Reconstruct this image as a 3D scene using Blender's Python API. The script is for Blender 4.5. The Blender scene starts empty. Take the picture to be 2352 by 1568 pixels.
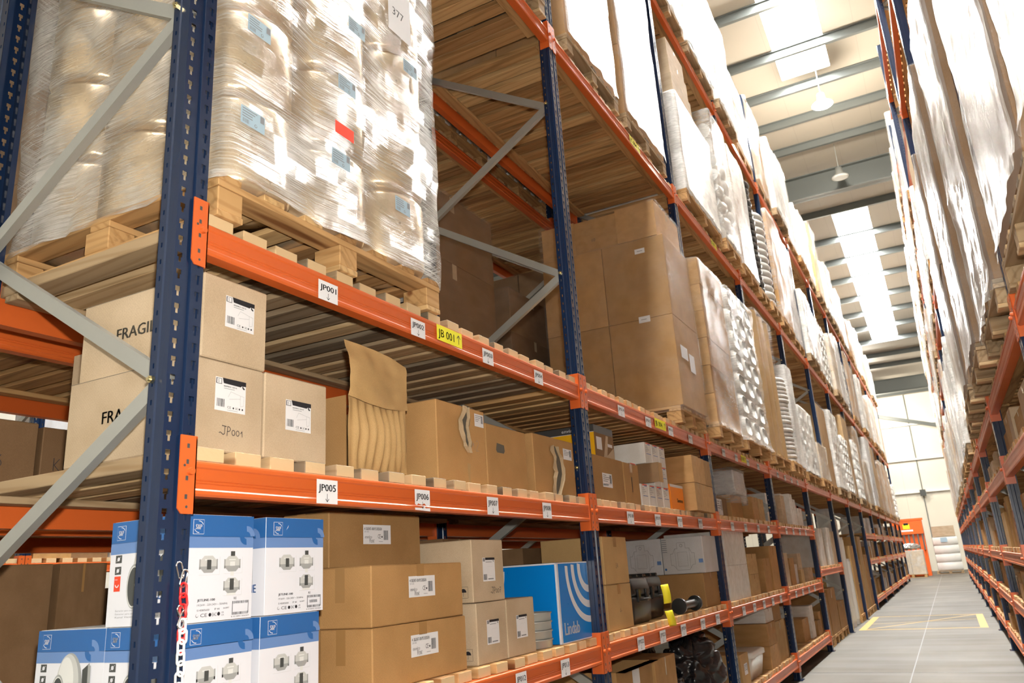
import bpy, math, random
from mathutils import Vector, Matrix, noise
random.seed(7)
S = bpy.context.scene
COL = S.collection
PI = math.pi
# ------------------------------------------------------------------ camera
cd = bpy.data.cameras.new('camera'); cam = bpy.data.objects.new('camera', cd); COL.objects.link(cam)
cd.sensor_width = 36.0; cd.sensor_fit = 'HORIZONTAL'; cd.lens = 1813.55 / 2352 * 36
cd.clip_start = 0.05; cd.clip_end = 200
_R = ((0.87847227, 0.47376474, -0.06191473), (0.18599953, -0.2197333, 0.95766458), (-0.44010298, 0.8527979, 0.28114963))
CAM = Vector((1.73003, -1.41177, 1.33210))
_M = Matrix(((_R[0][0], _R[1][0], -_R[2][0]), (_R[0][1], _R[1][1], -_R[2][1]), (_R[0][2], _R[1][2], -_R[2][2])))
cam.matrix_world = Matrix.Translation(CAM) @ _M.to_4x4()
cd.dof.use_dof = True; cd.dof.focus_distance = 3.3; cd.dof.aperture_fstop = 6.3
S.camera = cam
# ------------------------------------------------------------------ world, lights, exposure
S.view_settings.view_transform = 'Standard'; S.view_settings.look = 'None'
S.view_settings.exposure = 0.0; S.view_settings.gamma = 1.0; S.view_settings.use_curve_mapping = False
W = bpy.data.worlds.new('world'); S.world = W; W.use_nodes = True
W.node_tree.nodes['Background'].inputs[0].default_value = (0.9, 0.95, 1.0, 1); W.node_tree.nodes['Background'].inputs[1].default_value = 1.0
SKY_STRENGTH = 88.0
def lamp(name, kind, loc, energy, size=0.1, rot=(0, 0, 0), color=(1, 1, 1), **k):
    l = bpy.data.lights.new(name, kind); l.energy = energy; l.color = color
    if kind == 'AREA': l.shape = k.get('shape', 'DISK'); l.size = size; l.size_y = k.get('size_y', size)
    if kind == 'SPOT': l.spot_size = k['spot']; l.spot_blend = 0.5; l.shadow_soft_size = size
    if kind == 'POINT': l.shadow_soft_size = size
    o = bpy.data.objects.new(name, l); COL.objects.link(o); o.location = loc; o.rotation_euler = rot
    return o
# the photographer's flash gun, just above and right of the lens
fl = lamp('camera_flash', 'SPOT', CAM + Vector((0.05, 0.0, 0.17)), 345, 0.028, spot=math.radians(125), color=(1.0, 0.95, 0.86))
fl.matrix_world = Matrix.Translation(CAM + Vector((0.05, 0.0, 0.17))) @ _M.to_4x4()

# ------------------------------------------------------------------ materials
MATS = {}
def nd(nt, t, **k):
    n = nt.nodes.new(t)
    for a, b in k.items(): setattr(n, a, b)
    return n
def base(name):
    m = bpy.data.materials.new(name); m.use_nodes = True
    nt = m.node_tree; p = nt.nodes['Principled BSDF']; MATS[name] = m
    return m, nt, p
def rgba(c): return (c[0], c[1], c[2], 1)
def plain(name, c, r=0.5, metal=0.0, bump=0.0, bscale=40, spec=0.5):
    m, nt, p = base(name)
    p.inputs['Base Color'].default_value = rgba(c); p.inputs['Roughness'].default_value = r; p.inputs['Metallic'].default_value = metal
    p.inputs['Specular IOR Level'].default_value = spec
    if bump or True:
        tc = nd(nt, 'ShaderNodeTexCoord'); n = nd(nt, 'ShaderNodeTexNoise'); n.inputs['Scale'].default_value = bscale; n.inputs['Detail'].default_value = 3
        nt.links.new(tc.outputs['Object'], n.inputs['Vector'])
        if bump:
            b = nd(nt, 'ShaderNodeBump'); b.inputs['Strength'].default_value = bump; b.inputs['Distance'].default_value = 0.002
            nt.links.new(n.outputs['Fac'], b.inputs['Height']); nt.links.new(b.outputs['Normal'], p.inputs['Normal'])
        mr = nd(nt, 'ShaderNodeMapRange'); mr.inputs[3].default_value = max(0, r - 0.06); mr.inputs[4].default_value = min(1, r + 0.06)
        nt.links.new(n.outputs['Fac'], mr.inputs[0]); nt.links.new(mr.outputs[0], p.inputs['Roughness'])
    return m
def emis(name, c, s):
    m, nt, p = base(name)
    p.inputs['Base Color'].default_value = rgba(c); p.inputs['Emission Color'].default_value = rgba(c); p.inputs['Emission Strength'].default_value = s
    return m
def mixrgb(nt, fac, a, b, bt='MIX'):
    n = nd(nt, 'ShaderNodeMix', data_type='RGBA', blend_type=bt)
    for s, v in ((0, fac), (6, a), (7, b)):
        if hasattr(v, 'links') or isinstance(v, bpy.types.NodeSocket): nt.links.new(v, n.inputs[s])
        else: n.inputs[s].default_value = v if s == 0 else rgba(v)
    return n.outputs[2]
def ramp(nt, src, pts):
    r = nd(nt, 'ShaderNodeValToRGB'); nt.links.new(src, r.inputs[0])
    e = r.color_ramp.elements
    while len(e) < len(pts): e.new(0.5)
    for x, (q, c) in zip(e, pts): x.position = q; x.color = rgba(c)
    return r.outputs[0]
def coords(nt, scale, rnd=3.0):
    tc = nd(nt, 'ShaderNodeTexCoord'); oi = nd(nt, 'ShaderNodeObjectInfo'); mp = nd(nt, 'ShaderNodeMapping'); ad = nd(nt, 'ShaderNodeVectorMath', operation='ADD')
    ml = nd(nt, 'ShaderNodeMath', operation='MULTIPLY'); ml.inputs[1].default_value = rnd
    nt.links.new(oi.outputs['Random'], ml.inputs[0]); nt.links.new(tc.outputs['Object'], ad.inputs[0]); nt.links.new(ml.outputs[0], ad.inputs[1])
    nt.links.new(ad.outputs[0], mp.inputs[0]); mp.inputs['Scale'].default_value = scale
    return mp.outputs[0], oi.outputs['Random']
def kraft(name, c, var=0.18):
    m, nt, p = base(name)
    v, rnd = coords(nt, (1, 1, 1))
    n = nd(nt, 'ShaderNodeTexNoise'); n.inputs['Scale'].default_value = 5; n.inputs['Detail'].default_value = 6; nt.links.new(v, n.inputs['Vector'])
    n2 = nd(nt, 'ShaderNodeTexNoise'); n2.inputs['Scale'].default_value = 300; n2.inputs['Detail'].default_value = 2; nt.links.new(v, n2.inputs['Vector'])
    c1 = mixrgb(nt, rnd, [x * (1 - var) for x in c], [min(1, x * (1 + var)) for x in c])
    dark = mixrgb(nt, 1.0, c1, (0.86, 0.84, 0.8), 'MULTIPLY')
    f = ramp(nt, n.outputs['Fac'], [(0.35, (0, 0, 0)), (0.65, (1, 1, 1))])
    c2 = mixrgb(nt, f, dark, c1)
    f2 = ramp(nt, n2.outputs['Fac'], [(0.3, (0.9, 0.9, 0.9)), (0.7, (1.05, 1.05, 1.05))])
    c3 = mixrgb(nt, 1.0, c2, f2, 'MULTIPLY')
    nt.links.new(c3, p.inputs['Base Color']); p.inputs['Roughness'].default_value = 0.72; p.inputs['Specular IOR Level'].default_value = 0.25
    # fluting of the corrugated board
    w = nd(nt, 'ShaderNodeTexWave', bands_direction='DIAGONAL'); w.inputs['Scale'].default_value = 60; nt.links.new(v, w.inputs['Vector'])
    b = nd(nt, 'ShaderNodeBump'); b.inputs['Strength'].default_value = 0.08; b.inputs['Distance'].default_value = 0.001
    ad = nd(nt, 'ShaderNodeMath', operation='ADD'); nt.links.new(w.outputs['Fac'], ad.inputs[0])
    m3 = nd(nt, 'ShaderNodeMath', operation='MULTIPLY'); m3.inputs[1].default_value = 6; nt.links.new(n.outputs['Fac'], m3.inputs[0]); nt.links.new(m3.outputs[0], ad.inputs[1])
    nt.links.new(ad.outputs[0], b.inputs['Height']); nt.links.new(b.outputs['Normal'], p.inputs['Normal'])
    return m
def wood(name, axis, cols, dark=0.5):
    m, nt, p = base(name)
    sc = [9.0, 9.0, 9.0]; sc[axis] = 0.7
    v, rnd = coords(nt, sc, 5.0)
    geo = nd(nt, 'ShaderNodeNewGeometry')
    ad = nd(nt, 'ShaderNodeVectorMath', operation='ADD'); ml = nd(nt, 'ShaderNodeMath', operation='MULTIPLY'); ml.inputs[1].default_value = 37
    nt.links.new(geo.outputs['Random Per Island'], ml.inputs[0]); nt.links.new(v, ad.inputs[0]); nt.links.new(ml.outputs[0], ad.inputs[1])
    n = nd(nt, 'ShaderNodeTexNoise'); n.inputs['Scale'].default_value = 1.6; n.inputs['Detail'].default_value = 4; n.inputs['Distortion'].default_value = 1.2
    nt.links.new(ad.outputs[0], n.inputs['Vector'])
    w = nd(nt, 'ShaderNodeTexWave', bands_direction='XYZ'[axis] if False else 'DIAGONAL'); w.inputs['Scale'].default_value = 1.4; w.inputs['Distortion'].default_value = 5; w.inputs['Detail'].default_value = 3
    nt.links.new(ad.outputs[0], w.inputs['Vector'])
    tone = ramp(nt, geo.outputs['Random Per Island'], [(0.0, cols[0]), (0.4, cols[1]), (0.75, cols[2]), (1.0, cols[3])])
    grain = ramp(nt, w.outputs['Fac'], [(0.0, (0.80, 0.73, 0.64)), (0.35, (1, 1, 1)), (1.0, (1.03, 1.02, 1.0))])
    c1 = mixrgb(nt, 0.8, tone, grain, 'MULTIPLY')
    blot = ramp(nt, n.outputs['Fac'], [(0.3, (dark, dark * 0.96, dark * 0.9)), (0.48, (1, 1, 1))])
    c2 = mixrgb(nt, 0.8, c1, blot, 'MULTIPLY')
    # knots
    kv = nd(nt, 'ShaderNodeTexVoronoi'); kv.inputs['Scale'].default_value = 0.7
    nt.links.new(ad.outputs[0], kv.inputs['Vector'])
    kr = ramp(nt, kv.outputs['Distance'], [(0.07, (0.35, 0.2, 0.12)), (0.14, (1, 1, 1))])
    c3 = mixrgb(nt, 0.85, c2, kr, 'MULTIPLY')
    nt.links.new(c3, p.inputs['Base Color']); p.inputs['Roughness'].default_value = 0.7; p.inputs['Specular IOR Level'].default_value = 0.3
    b = nd(nt, 'ShaderNodeBump'); b.inputs['Strength'].default_value = 0.2; b.inputs['Distance'].default_value = 0.002
    nt.links.new(w.outputs['Fac'], b.inputs['Height']); nt.links.new(b.outputs['Normal'], p.inputs['Normal'])
    return m
PINE = [(0.32, 0.17, 0.07), (0.48, 0.275, 0.115), (0.56, 0.345, 0.15), (0.66, 0.44, 0.21)]
AGED = [(0.17, 0.14, 0.10), (0.30, 0.22, 0.14), (0.48, 0.34, 0.19), (0.60, 0.43, 0.24)]
wood('pine_x', 0, PINE, 0.55); wood('pine_y', 1, PINE, 0.55); wood('aged_x', 0, AGED, 0.5); wood('aged_y', 1, AGED, 0.5)
plain('pine_end', (0.62, 0.45, 0.25), 0.75, bump=0.3, bscale=60)
kraft('kraft', (0.44, 0.25, 0.10)); kraft('kraft_golden', (0.50, 0.32, 0.14), 0.08); kraft('kraft_pale', (0.54, 0.42, 0.29), 0.05)
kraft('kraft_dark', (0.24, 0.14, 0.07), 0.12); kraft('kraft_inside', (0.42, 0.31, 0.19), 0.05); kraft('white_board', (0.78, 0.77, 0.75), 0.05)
kraft('grey_board', (0.62, 0.62, 0.64), 0.05)
plain('blue_paint', (0.008, 0.020, 0.056), 0.2); plain('orange_paint', (0.60, 0.115, 0.022), 0.32, bscale=4)
plain('galvanised', (0.44, 0.45, 0.43), 0.42, 0.6, bump=0.1); plain('chrome', (0.8, 0.8, 0.82), 0.12, 1.0); plain('bolt_brass', (0.7, 0.6, 0.35), 0.3, 1.0)
plain('paper', (0.74, 0.74, 0.76), 0.6); plain('yellow_vinyl', (0.85, 0.80, 0.02), 0.5); plain('ink', (0.015, 0.015, 0.02), 0.5); plain('ink_grey', (0.22, 0.23, 0.25), 0.6)
plain('ink_brown', (0.10, 0.09, 0.07), 0.7); plain('marker', (0.03, 0.025, 0.03), 0.6)
plain('tape', (0.36, 0.20, 0.075), 0.22, bump=0.15); plain('clear_tape', (0.52, 0.40, 0.26), 0.18)
plain('print_white', (0.72, 0.73, 0.79), 0.32); plain('print_blue', (0.022, 0.12, 0.36), 0.32); plain('print_sky', (0.13, 0.24, 0.50), 0.32)
plain('print_logo', (0.02, 0.12, 0.38), 0.32); plain('print_red', (0.75, 0.06, 0.02), 0.35); plain('print_orange', (0.95, 0.27, 0.02), 0.35)
plain('print_amber', (0.85, 0.45, 0.01), 0.35); plain('print_charcoal', (0.06, 0.06, 0.06), 0.35)
plain('fan_light', (0.52, 0.53, 0.52), 0.4); plain('fan_mid', (0.33, 0.34, 0.34), 0.4); plain('fan_dark', (0.06, 0.065, 0.065), 0.4); plain('fan_pale', (0.68, 0.69, 0.68), 0.4)
plain('floor_yellow', (0.42, 0.26, 0.05), 0.6)
plain('cyan_box', (0.0, 0.21, 0.66), 0.3); plain('label_blue', (0.36, 0.50, 0.60), 0.5); plain('label_red', (0.95, 0.05, 0.01), 0.45)
plain('red_plastic', (0.75, 0.02, 0.02), 0.3); plain('white_plastic', (0.8, 0.8, 0.78), 0.35); plain('black_plastic', (0.014, 0.014, 0.014), 0.3, bump=0.1, bscale=300)
plain('black_poly', (0.012, 0.012, 0.014), 0.22, bump=0.6, bscale=14); plain('hose_white', (0.62, 0.62, 0.60), 0.4, bump=0.1); plain('hose_black', (0.02, 0.02, 0.02), 0.25)
plain('roll_tan', (0.55, 0.45, 0.33), 0.5, bump=0.4, bscale=30); plain('roll_cap', (0.17, 0.12, 0.08), 0.6); plain('white_bag', (0.75, 0.74, 0.70), 0.45, bump=0.4, bscale=20)
plain('steel_grey', (0.12, 0.13, 0.125), 0.4, 0.3); plain('roof_sheet', (0.66, 0.60, 0.52), 0.6); plain('tub_plastic', (0.72, 0.73, 0.70), 0.25)
plain('yellow_tag', (0.85, 0.75, 0.03), 0.5); plain('foil', (0.75, 0.75, 0.75), 0.2, 0.9, bump=1.0, bscale=20); plain('machine_orange', (0.85, 0.13, 0.015), 0.4)
emis('skylight_sheet', (1.0, 1.0, 0.97), SKY_STRENGTH); emis('lamp_lens', (1.0, 0.93, 0.75), 60)
def panel_mat(name, c, axis, pitch, dark=0.75):
    m, nt, p = base(name)
    tc = nd(nt, 'ShaderNodeTexCoord'); sx = nd(nt, 'ShaderNodeSeparateXYZ'); nt.links.new(tc.outputs['Object'], sx.inputs[0])
    d = nd(nt, 'ShaderNodeMath', operation='DIVIDE'); d.inputs[1].default_value = pitch; nt.links.new(sx.outputs[axis], d.inputs[0])
    f = nd(nt, 'ShaderNodeMath', operation='FRACT'); nt.links.new(d.outputs[0], f.inputs[0])
    r = ramp(nt, f.outputs[0], [(0.0, [x * dark for x in c]), (0.012, c)])
    n = nd(nt, 'ShaderNodeTexNoise'); n.inputs['Scale'].default_value = 0.6; nt.links.new(tc.outputs['Object'], n.inputs['Vector'])
    q = ramp(nt, n.outputs['Fac'], [(0.3, (0.94, 0.94, 0.94)), (0.7, (1, 1, 1))])
    nt.links.new(mixrgb(nt, 1.0, r, q, 'MULTIPLY'), p.inputs['Base Color']); p.inputs['Roughness'].default_value = 0.55
    return m
panel_mat('roof_panel', (0.36, 0.32, 0.265), 0, 1.0); panel_mat('wall_panel', (0.74, 0.70, 0.61), 0, 3.0)
def concrete():
    m, nt, p = base('concrete')
    tc = nd(nt, 'ShaderNodeTexCoord')
    mp = nd(nt, 'ShaderNodeMapping'); mp.inputs['Scale'].default_value = (0.9, 0.35, 1); nt.links.new(tc.outputs['Object'], mp.inputs[0])
    n = nd(nt, 'ShaderNodeTexNoise'); n.inputs['Scale'].default_value = 1.1; n.inputs['Detail'].default_value = 8; nt.links.new(mp.outputs[0], n.inputs['Vector'])
    mp2 = nd(nt, 'ShaderNodeMapping'); mp2.inputs['Scale'].default_value = (0.35, 2.2, 1); nt.links.new(tc.outputs['Object'], mp2.inputs[0])
    n2 = nd(nt, 'ShaderNodeTexNoise'); n2.inputs['Scale'].default_value = 1.2; n2.inputs['Detail'].default_value = 4; nt.links.new(mp2.outputs[0], n2.inputs['Vector'])
    c1 = ramp(nt, n.outputs['Fac'], [(0.3, (0.08, 0.07, 0.057)), (0.55, (0.11, 0.098, 0.08)), (0.75, (0.15, 0.132, 0.106))])
    c2 = ramp(nt, n2.outputs['Fac'], [(0.35, (0.82, 0.83, 0.85)), (0.6, (1.03, 1.02, 1.0))])
    nt.links.new(mixrgb(nt, 0.8, c1, c2, 'MULTIPLY'), p.inputs['Base Color'])
    r = ramp(nt, n2.outputs['Fac'], [(0.3, (0.55,) * 3), (0.7, (0.8,) * 3)]); nt.links.new(r, p.inputs['Roughness'])
    n3 = nd(nt, 'ShaderNodeTexNoise'); n3.inputs['Scale'].default_value = 60; nt.links.new(tc.outputs['Object'], n3.inputs['Vector'])
    b = nd(nt, 'ShaderNodeBump'); b.inputs['Strength'].default_value = 0.1; b.inputs['Distance'].default_value = 0.003
    nt.links.new(n3.outputs['Fac'], b.inputs['Height']); nt.links.new(b.outputs['Normal'], p.inputs['Normal'])
concrete()
def film(name, lo, hi, tint=(0.93, 0.90, 0.85), rough=0.22, bump=0.9, sc=(6, 3.0, 26), tilt=0.35, r0=0.14, r1=0.38):
    m, nt, p = base(name)
    tc = nd(nt, 'ShaderNodeTexCoord'); mp = nd(nt, 'ShaderNodeMapping'); mp.inputs['Rotation'].default_value = (tilt, 0, 0); mp.inputs['Scale'].default_value = sc
    nt.links.new(tc.outputs['Object'], mp.inputs[0])
    n = nd(nt, 'ShaderNodeTexNoise'); n.inputs['Scale'].default_value = 2.2; n.inputs['Detail'].default_value = 8; n.inputs['Roughness'].default_value = 0.7; n.inputs['Distortion'].default_value = 0.5
    nt.links.new(mp.outputs[0], n.inputs['Vector'])
    n2 = nd(nt, 'ShaderNodeTexNoise'); n2.inputs['Scale'].default_value = 3.0; n2.inputs['Detail'].default_value = 3; nt.links.new(tc.outputs['Object'], n2.inputs['Vector'])
    mu = nd(nt, 'ShaderNodeMath', operation='MULTIPLY'); nt.links.new(n.outputs['Fac'], mu.inputs[0]); nt.links.new(n2.outputs['Fac'], mu.inputs[1])
    mr = nd(nt, 'ShaderNodeMapRange'); mr.inputs[1].default_value = r0; mr.inputs[2].default_value = r1; mr.inputs[3].default_value = lo; mr.inputs[4].default_value = hi
    nt.links.new(mu.outputs[0], mr.inputs[0]); nt.links.new(mr.outputs[0], p.inputs['Alpha'])
    p.inputs['Base Color'].default_value = rgba(tint); p.inputs['Roughness'].default_value = rough; p.inputs['Specular IOR Level'].default_value = 0.9
    b = nd(nt, 'ShaderNodeBump'); b.inputs['Strength'].default_value = bump; b.inputs['Distance'].default_value = 0.012
    nt.links.new(n.outputs['Fac'], b.inputs['Height']); nt.links.new(b.outputs['Normal'], p.inputs['Normal'])
    return m
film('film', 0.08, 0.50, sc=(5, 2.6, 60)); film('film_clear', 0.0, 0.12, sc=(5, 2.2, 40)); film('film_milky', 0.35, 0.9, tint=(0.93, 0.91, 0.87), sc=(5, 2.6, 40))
film('film_roll', 0.06, 0.72, tint=(0.95, 0.92, 0.86), rough=0.1, bump=1.0, sc=(3, 1.6, 110), tilt=0.42, r0=0.19, r1=0.33)
film('film_thin', 0.28, 0.75, sc=(24, 24, 1.1), tilt=0.0, rough=0.14, bump=1.0)

# ------------------------------------------------------------------ mesh helpers
def mats(names):
    return [MATS[n] for n in names]
class MB:
    def __init__(s): s.v = []; s.f = []; s.m = []; s.names = []; s.smooth = []
    def mi(s, mat):
        if mat not in s.names: s.names.append(mat)
        return s.names.index(mat)
    def add(s, vs, fs, mat, smooth=False):
        o = len(s.v); s.v += [tuple(v) for v in vs]; k = s.mi(mat)
        for f in fs: s.f.append([i + o for i in f]); s.m.append(k); s.smooth.append(smooth)
    def box(s, x0, x1, y0, y1, z0, z1, mat):
        s.add([(x0, y0, z0), (x1, y0, z0), (x1, y1, z0), (x0, y1, z0), (x0, y0, z1), (x1, y0, z1), (x1, y1, z1), (x0, y1, z1)],
              [(0, 3, 2, 1), (4, 5, 6, 7), (0, 1, 5, 4), (1, 2, 6, 5), (2, 3, 7, 6), (3, 0, 4, 7)], mat)
    def bbox(s, x0, x1, y0, y1, z0, z1, mat, b=0.004, end=None):
        # box with chamfered edges
        X = [(x0, x0 + b), (x1, x1 - b)]; Y = [(y0, y0 + b), (y1, y1 - b)]; Z = [(z0, z0 + b), (z1, z1 - b)]
        vs = []; idx = {}
        for i in (0, 1):
            for j in (0, 1):
                for k in (0, 1):
                    idx[i, j, k, 'x'] = len(vs); vs.append((X[i][0], Y[j][1], Z[k][1]))
                    idx[i, j, k, 'y'] = len(vs); vs.append((X[i][1], Y[j][0], Z[k][1]))
                    idx[i, j, k, 'z'] = len(vs); vs.append((X[i][1], Y[j][1], Z[k][0]))
        I = lambda i, j, k, a: idx[i, j, k, a]
        fs = []
        q = [(0, 0), (1, 0), (1, 1), (0, 1)]
        fs.append([I(0, a, b_, 'x') for a, b_ in q][::-1]); fs.append([I(1, a, b_, 'x') for a, b_ in q])
        fs.append([I(a, 0, b_, 'y') for a, b_ in q]); fs.append([I(a, 1, b_, 'y') for a, b_ in q][::-1])
        fs.append([I(a, b_, 0, 'z') for a, b_ in q][::-1]); fs.append([I(a, b_, 1, 'z') for a, b_ in q])
        for i in (0, 1):
            for j in (0, 1):
                f = [I(i, j, 0, 'x'), I(i, j, 1, 'x'), I(i, j, 1, 'y'), I(i, j, 0, 'y')]; fs.append(f if (i + j) % 2 == 0 else f[::-1])
                f = [I(i, 0, j, 'x'), I(i, 0, j, 'z'), I(i, 1, j, 'z'), I(i, 1, j, 'x')]; fs.append(f if (i + j) % 2 == 0 else f[::-1])
                f = [I(0, i, j, 'y'), I(1, i, j, 'y'), I(1, i, j, 'z'), I(0, i, j, 'z')]; fs.append(f if (i + j) % 2 == 0 else f[::-1])
                for k in (0, 1):
                    f = [I(i, j, k, 'x'), I(i, j, k, 'y'), I(i, j, k, 'z')]; fs.append(f if (i + j + k) % 2 == 1 else f[::-1])
        s.add(vs, fs, mat)
        if end:
            k = s.mi(end); n = len(fs)
            s.m[-n] = k; s.m[-n + 1] = k
    def prism_y(s, prof, y0, y1, mat, smooth=False):
        n = len(prof)
        vs = [(x, y0, z) for x, z in prof] + [(x, y1, z) for x, z in prof]
        fs = [(i, (i + 1) % n, n + (i + 1) % n, n + i) for i in range(n)] + [list(range(n))[::-1], [n + i for i in range(n)]]
        s.add(vs, fs, mat, smooth)
    def cyl(s, p0, p1, r0, r1=None, n=16, mat='paper', caps=True, smooth=True):
        r1 = r0 if r1 is None else r1
        p0 = Vector(p0); p1 = Vector(p1); d = (p1 - p0).normalized(); a = d.orthogonal().normalized(); b = d.cross(a)
        vs = []
        for p, r in ((p0, r0), (p1, r1)):
            for i in range(n):
                t = 2 * PI * i / n; vs.append(p + a * (r * math.cos(t)) + b * (r * math.sin(t)))
        s.add(vs, [(i, (i + 1) % n, n + (i + 1) % n, n + i) for i in range(n)], mat, smooth)
        if caps: s.add(vs, [list(range(n))[::-1], [n + i for i in range(n)]], mat)
    def tube(s, pts, r, n=8, mat='paper', closed=False):
        pts = [Vector(p) for p in pts]; m = len(pts); vs = []; prev = None
        for i, p in enumerate(pts):
            if closed: d = pts[(i + 1) % m] - pts[i - 1]
            else: d = pts[min(i + 1, m - 1)] - pts[max(i - 1, 0)]
            d.normalize()
            a = d.orthogonal().normalized() if prev is None else (prev - d * prev.dot(d)).normalized()
            prev = a; b = d.cross(a)
            for k in range(n):
                t = 2 * PI * k / n; vs.append(p + a * (r * math.cos(t)) + b * (r * math.sin(t)))
        fs = []
        for i in range(m if closed else m - 1):
            j = (i + 1) % m
            for k in range(n): fs.append((i * n + k, i * n + (k + 1) % n, j * n + (k + 1) % n, j * n + k))
        s.add(vs, fs, mat, True)
        if not closed: s.add(vs, [list(range(n))[::-1], [(m - 1) * n + k for k in range(n)]], mat)
    def lathe(s, prof, n=24, mat='paper', c=(0, 0, 0)):
        vs = []
        for r, z in prof:
            for i in range(n):
                t = 2 * PI * i / n; vs.append((c[0] + r * math.cos(t), c[1] + r * math.sin(t), c[2] + z))
        fs = []
        for j in range(len(prof) - 1):
            for i in range(n): fs.append((j * n + i, j * n + (i + 1) % n, (j + 1) * n + (i + 1) % n, (j + 1) * n + i))
        s.add(vs, fs, mat, True)
    def build(s, name, parent=None, loc=None, rotz=0.0):
        me = bpy.data.meshes.new(name); me.from_pydata(s.v, [], s.f)
        for n in s.names: me.materials.append(MATS[n])
        me.polygons.foreach_set('material_index', s.m); me.polygons.foreach_set('use_smooth', s.smooth); me.update()
        o = bpy.data.objects.new(name, me); COL.objects.link(o)
        if parent: o.parent = parent
        if loc is not None: o.location = loc
        o.rotation_euler = (0, 0, rotz)
        return o
def empty(name, loc=(0, 0, 0), rotz=0.0):
    o = bpy.data.objects.new(name, None); COL.objects.link(o); o.location = loc; o.rotation_euler = (0, 0, rotz); o.empty_display_size = 0.1
    return o
def tag(o, label=None, cat=None, group=None, kind=None):
    if label: o['label'] = label
    if cat: o['category'] = cat
    if group: o['group'] = group
    if kind: o['kind'] = kind
    return o
def dup(root, loc=None, rotz=None, label=None, group=None):
    r = root.copy(); COL.objects.link(r)
    if loc is not None: r.location = loc
    if rotz is not None: r.rotation_euler = (0, 0, rotz)
    if label: r['label'] = label
    if group: r['group'] = group
    for ch in KIDS.get(root.name, []):
        c = ch.copy(); COL.objects.link(c); c.parent = r
        for g in KIDS.get(ch.name, []):
            d = g.copy(); COL.objects.link(d); d.parent = c
    return r
KIDS = {}
def kid(parent, o):
    KIDS.setdefault(parent.name, []).append(o); return o
# text outlines
_T = {}
def text2d(t, sx=1.0):
    if t in _T: return _T[t]
    c = bpy.data.curves.new('t', 'FONT'); c.body = t; c.size = 1.0; c.resolution_u = 2
    o = bpy.data.objects.new('t', c); COL.objects.link(o)
    dg = bpy.context.evaluated_depsgraph_get(); me = bpy.data.meshes.new_from_object(o.evaluated_get(dg))
    vs = [(v.co.x, v.co.y) for v in me.vertices]; fs = [list(p.vertices) for p in me.polygons]
    bpy.data.objects.remove(o); bpy.data.curves.remove(c); bpy.data.meshes.remove(me)
    if not vs: vs = [(0, 0), (1, 0), (1, 1)]; fs = []
    x0 = min(v[0] for v in vs); x1 = max(v[0] for v in vs)
    _T[t] = ([(v[0] - x0, v[1]) for v in vs], fs, x1 - x0)
    return _T[t]
class Face:
    """flat artwork on a face: origin, unit u, unit v, normal"""
    def __init__(s, mb, o, u, v, n): s.mb = mb; s.o = Vector(o); s.u = Vector(u); s.v = Vector(v); s.n = Vector(n)
    def P(s, a, b, l): return s.o + s.u * a + s.v * b + s.n * (0.0005 * l)
    def poly(s, pts, mat, l=1): 
        s.mb.add([s.P(a, b, l) for a, b in pts], [list(range(len(pts)))], mat)
    def rect(s, a0, b0, a1, b1, mat, l=1): s.poly([(a0, b0), (a1, b0), (a1, b1), (a0, b1)], mat, l)
    def text(s, t, a, b, h, mat, l=2, width=None, bold=0.0, slant=0.0):
        vs, fs, w = text2d(t); k = h / 0.72; kx = k if width is None else width / w
        for dx in ((0,) if not bold else (-bold, 0, bold)):
            s.mb.add([s.P(a + dx + x * kx + slant * y * k, b + y * k, l) for x, y in vs], fs, mat)
        return w * kx
    def arc(s, ca, cb, r0, r1, t0, t1, mat, l=1, n=16, sy=1.0):
        p = []; 
        for i in range(n + 1):
            t = math.radians(t0 + (t1 - t0) * i / n); p.append((ca + r1 * math.cos(t), cb + r1 * sy * math.sin(t)))
        q = []
        for i in range(n + 1):
            t = math.radians(t0 + (t1 - t0) * i / n); q.append((ca + r0 * math.cos(t), cb + r0 * sy * math.sin(t)))
        vs = [s.P(a, b, l) for a, b in p + q]; m = n + 1
        s.mb.add(vs, [(i, i + 1, m + i + 1, m + i) for i in range(n)], mat)
    def disc(s, ca, cb, r, mat, l=1, n=20, sy=1.0, sx=1.0):
        s.poly([(ca + sx * r * math.cos(2 * PI * i / n), cb + sy * r * math.sin(2 * PI * i / n)) for i in range(n)], mat, l)
    def line(s, a0, b0, a1, b1, w, mat, l=2):
        d = Vector((a1 - a0, b1 - b0)); n = Vector((-d.y, d.x)).normalized() * w / 2
        s.poly([(a0 + n.x, b0 + n.y), (a0 - n.x, b0 - n.y), (a1 - n.x, b1 - n.y), (a1 + n.x, b1 + n.y)], mat, l)
    def lines(s, pts, w, mat, l=2):
        for (a, b), (c, d) in zip(pts, pts[1:]): s.line(a, b, c, d, w, mat, l)
    def barcode(s, a0, b0, a1, b1, mat='ink', l=2, seed=1):
        rr = random.Random(seed); a = a0
        while a < a1 - 0.0012:
            w = rr.choice((0.0008, 0.0014, 0.002)) * max(1, (a1 - a0) / 0.05); s.rect(a, b0, min(a + w, a1), b1, mat, l); a += w + rr.choice((0.001, 0.0016)) * max(1, (a1 - a0) / 0.05)
def front(mb, x, y, z): return Face(mb, (x, y, z), (0, 1, 0), (0, 0, 1), (1, 0, 0))       # faces the aisle
def side(mb, x, y, z): return Face(mb, (x, y, z), (1, 0, 0), (0, 0, 1), (0, -1, 0))       # faces the camera end

ORD = ['first', 'second', 'third', 'fourth', 'fifth', 'sixth', 'seventh', 'eighth', 'ninth', 'tenth', 'eleventh', 'twelfth', 'thirteenth', 'fourteenth', 'fifteenth', 'sixteenth']
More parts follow.
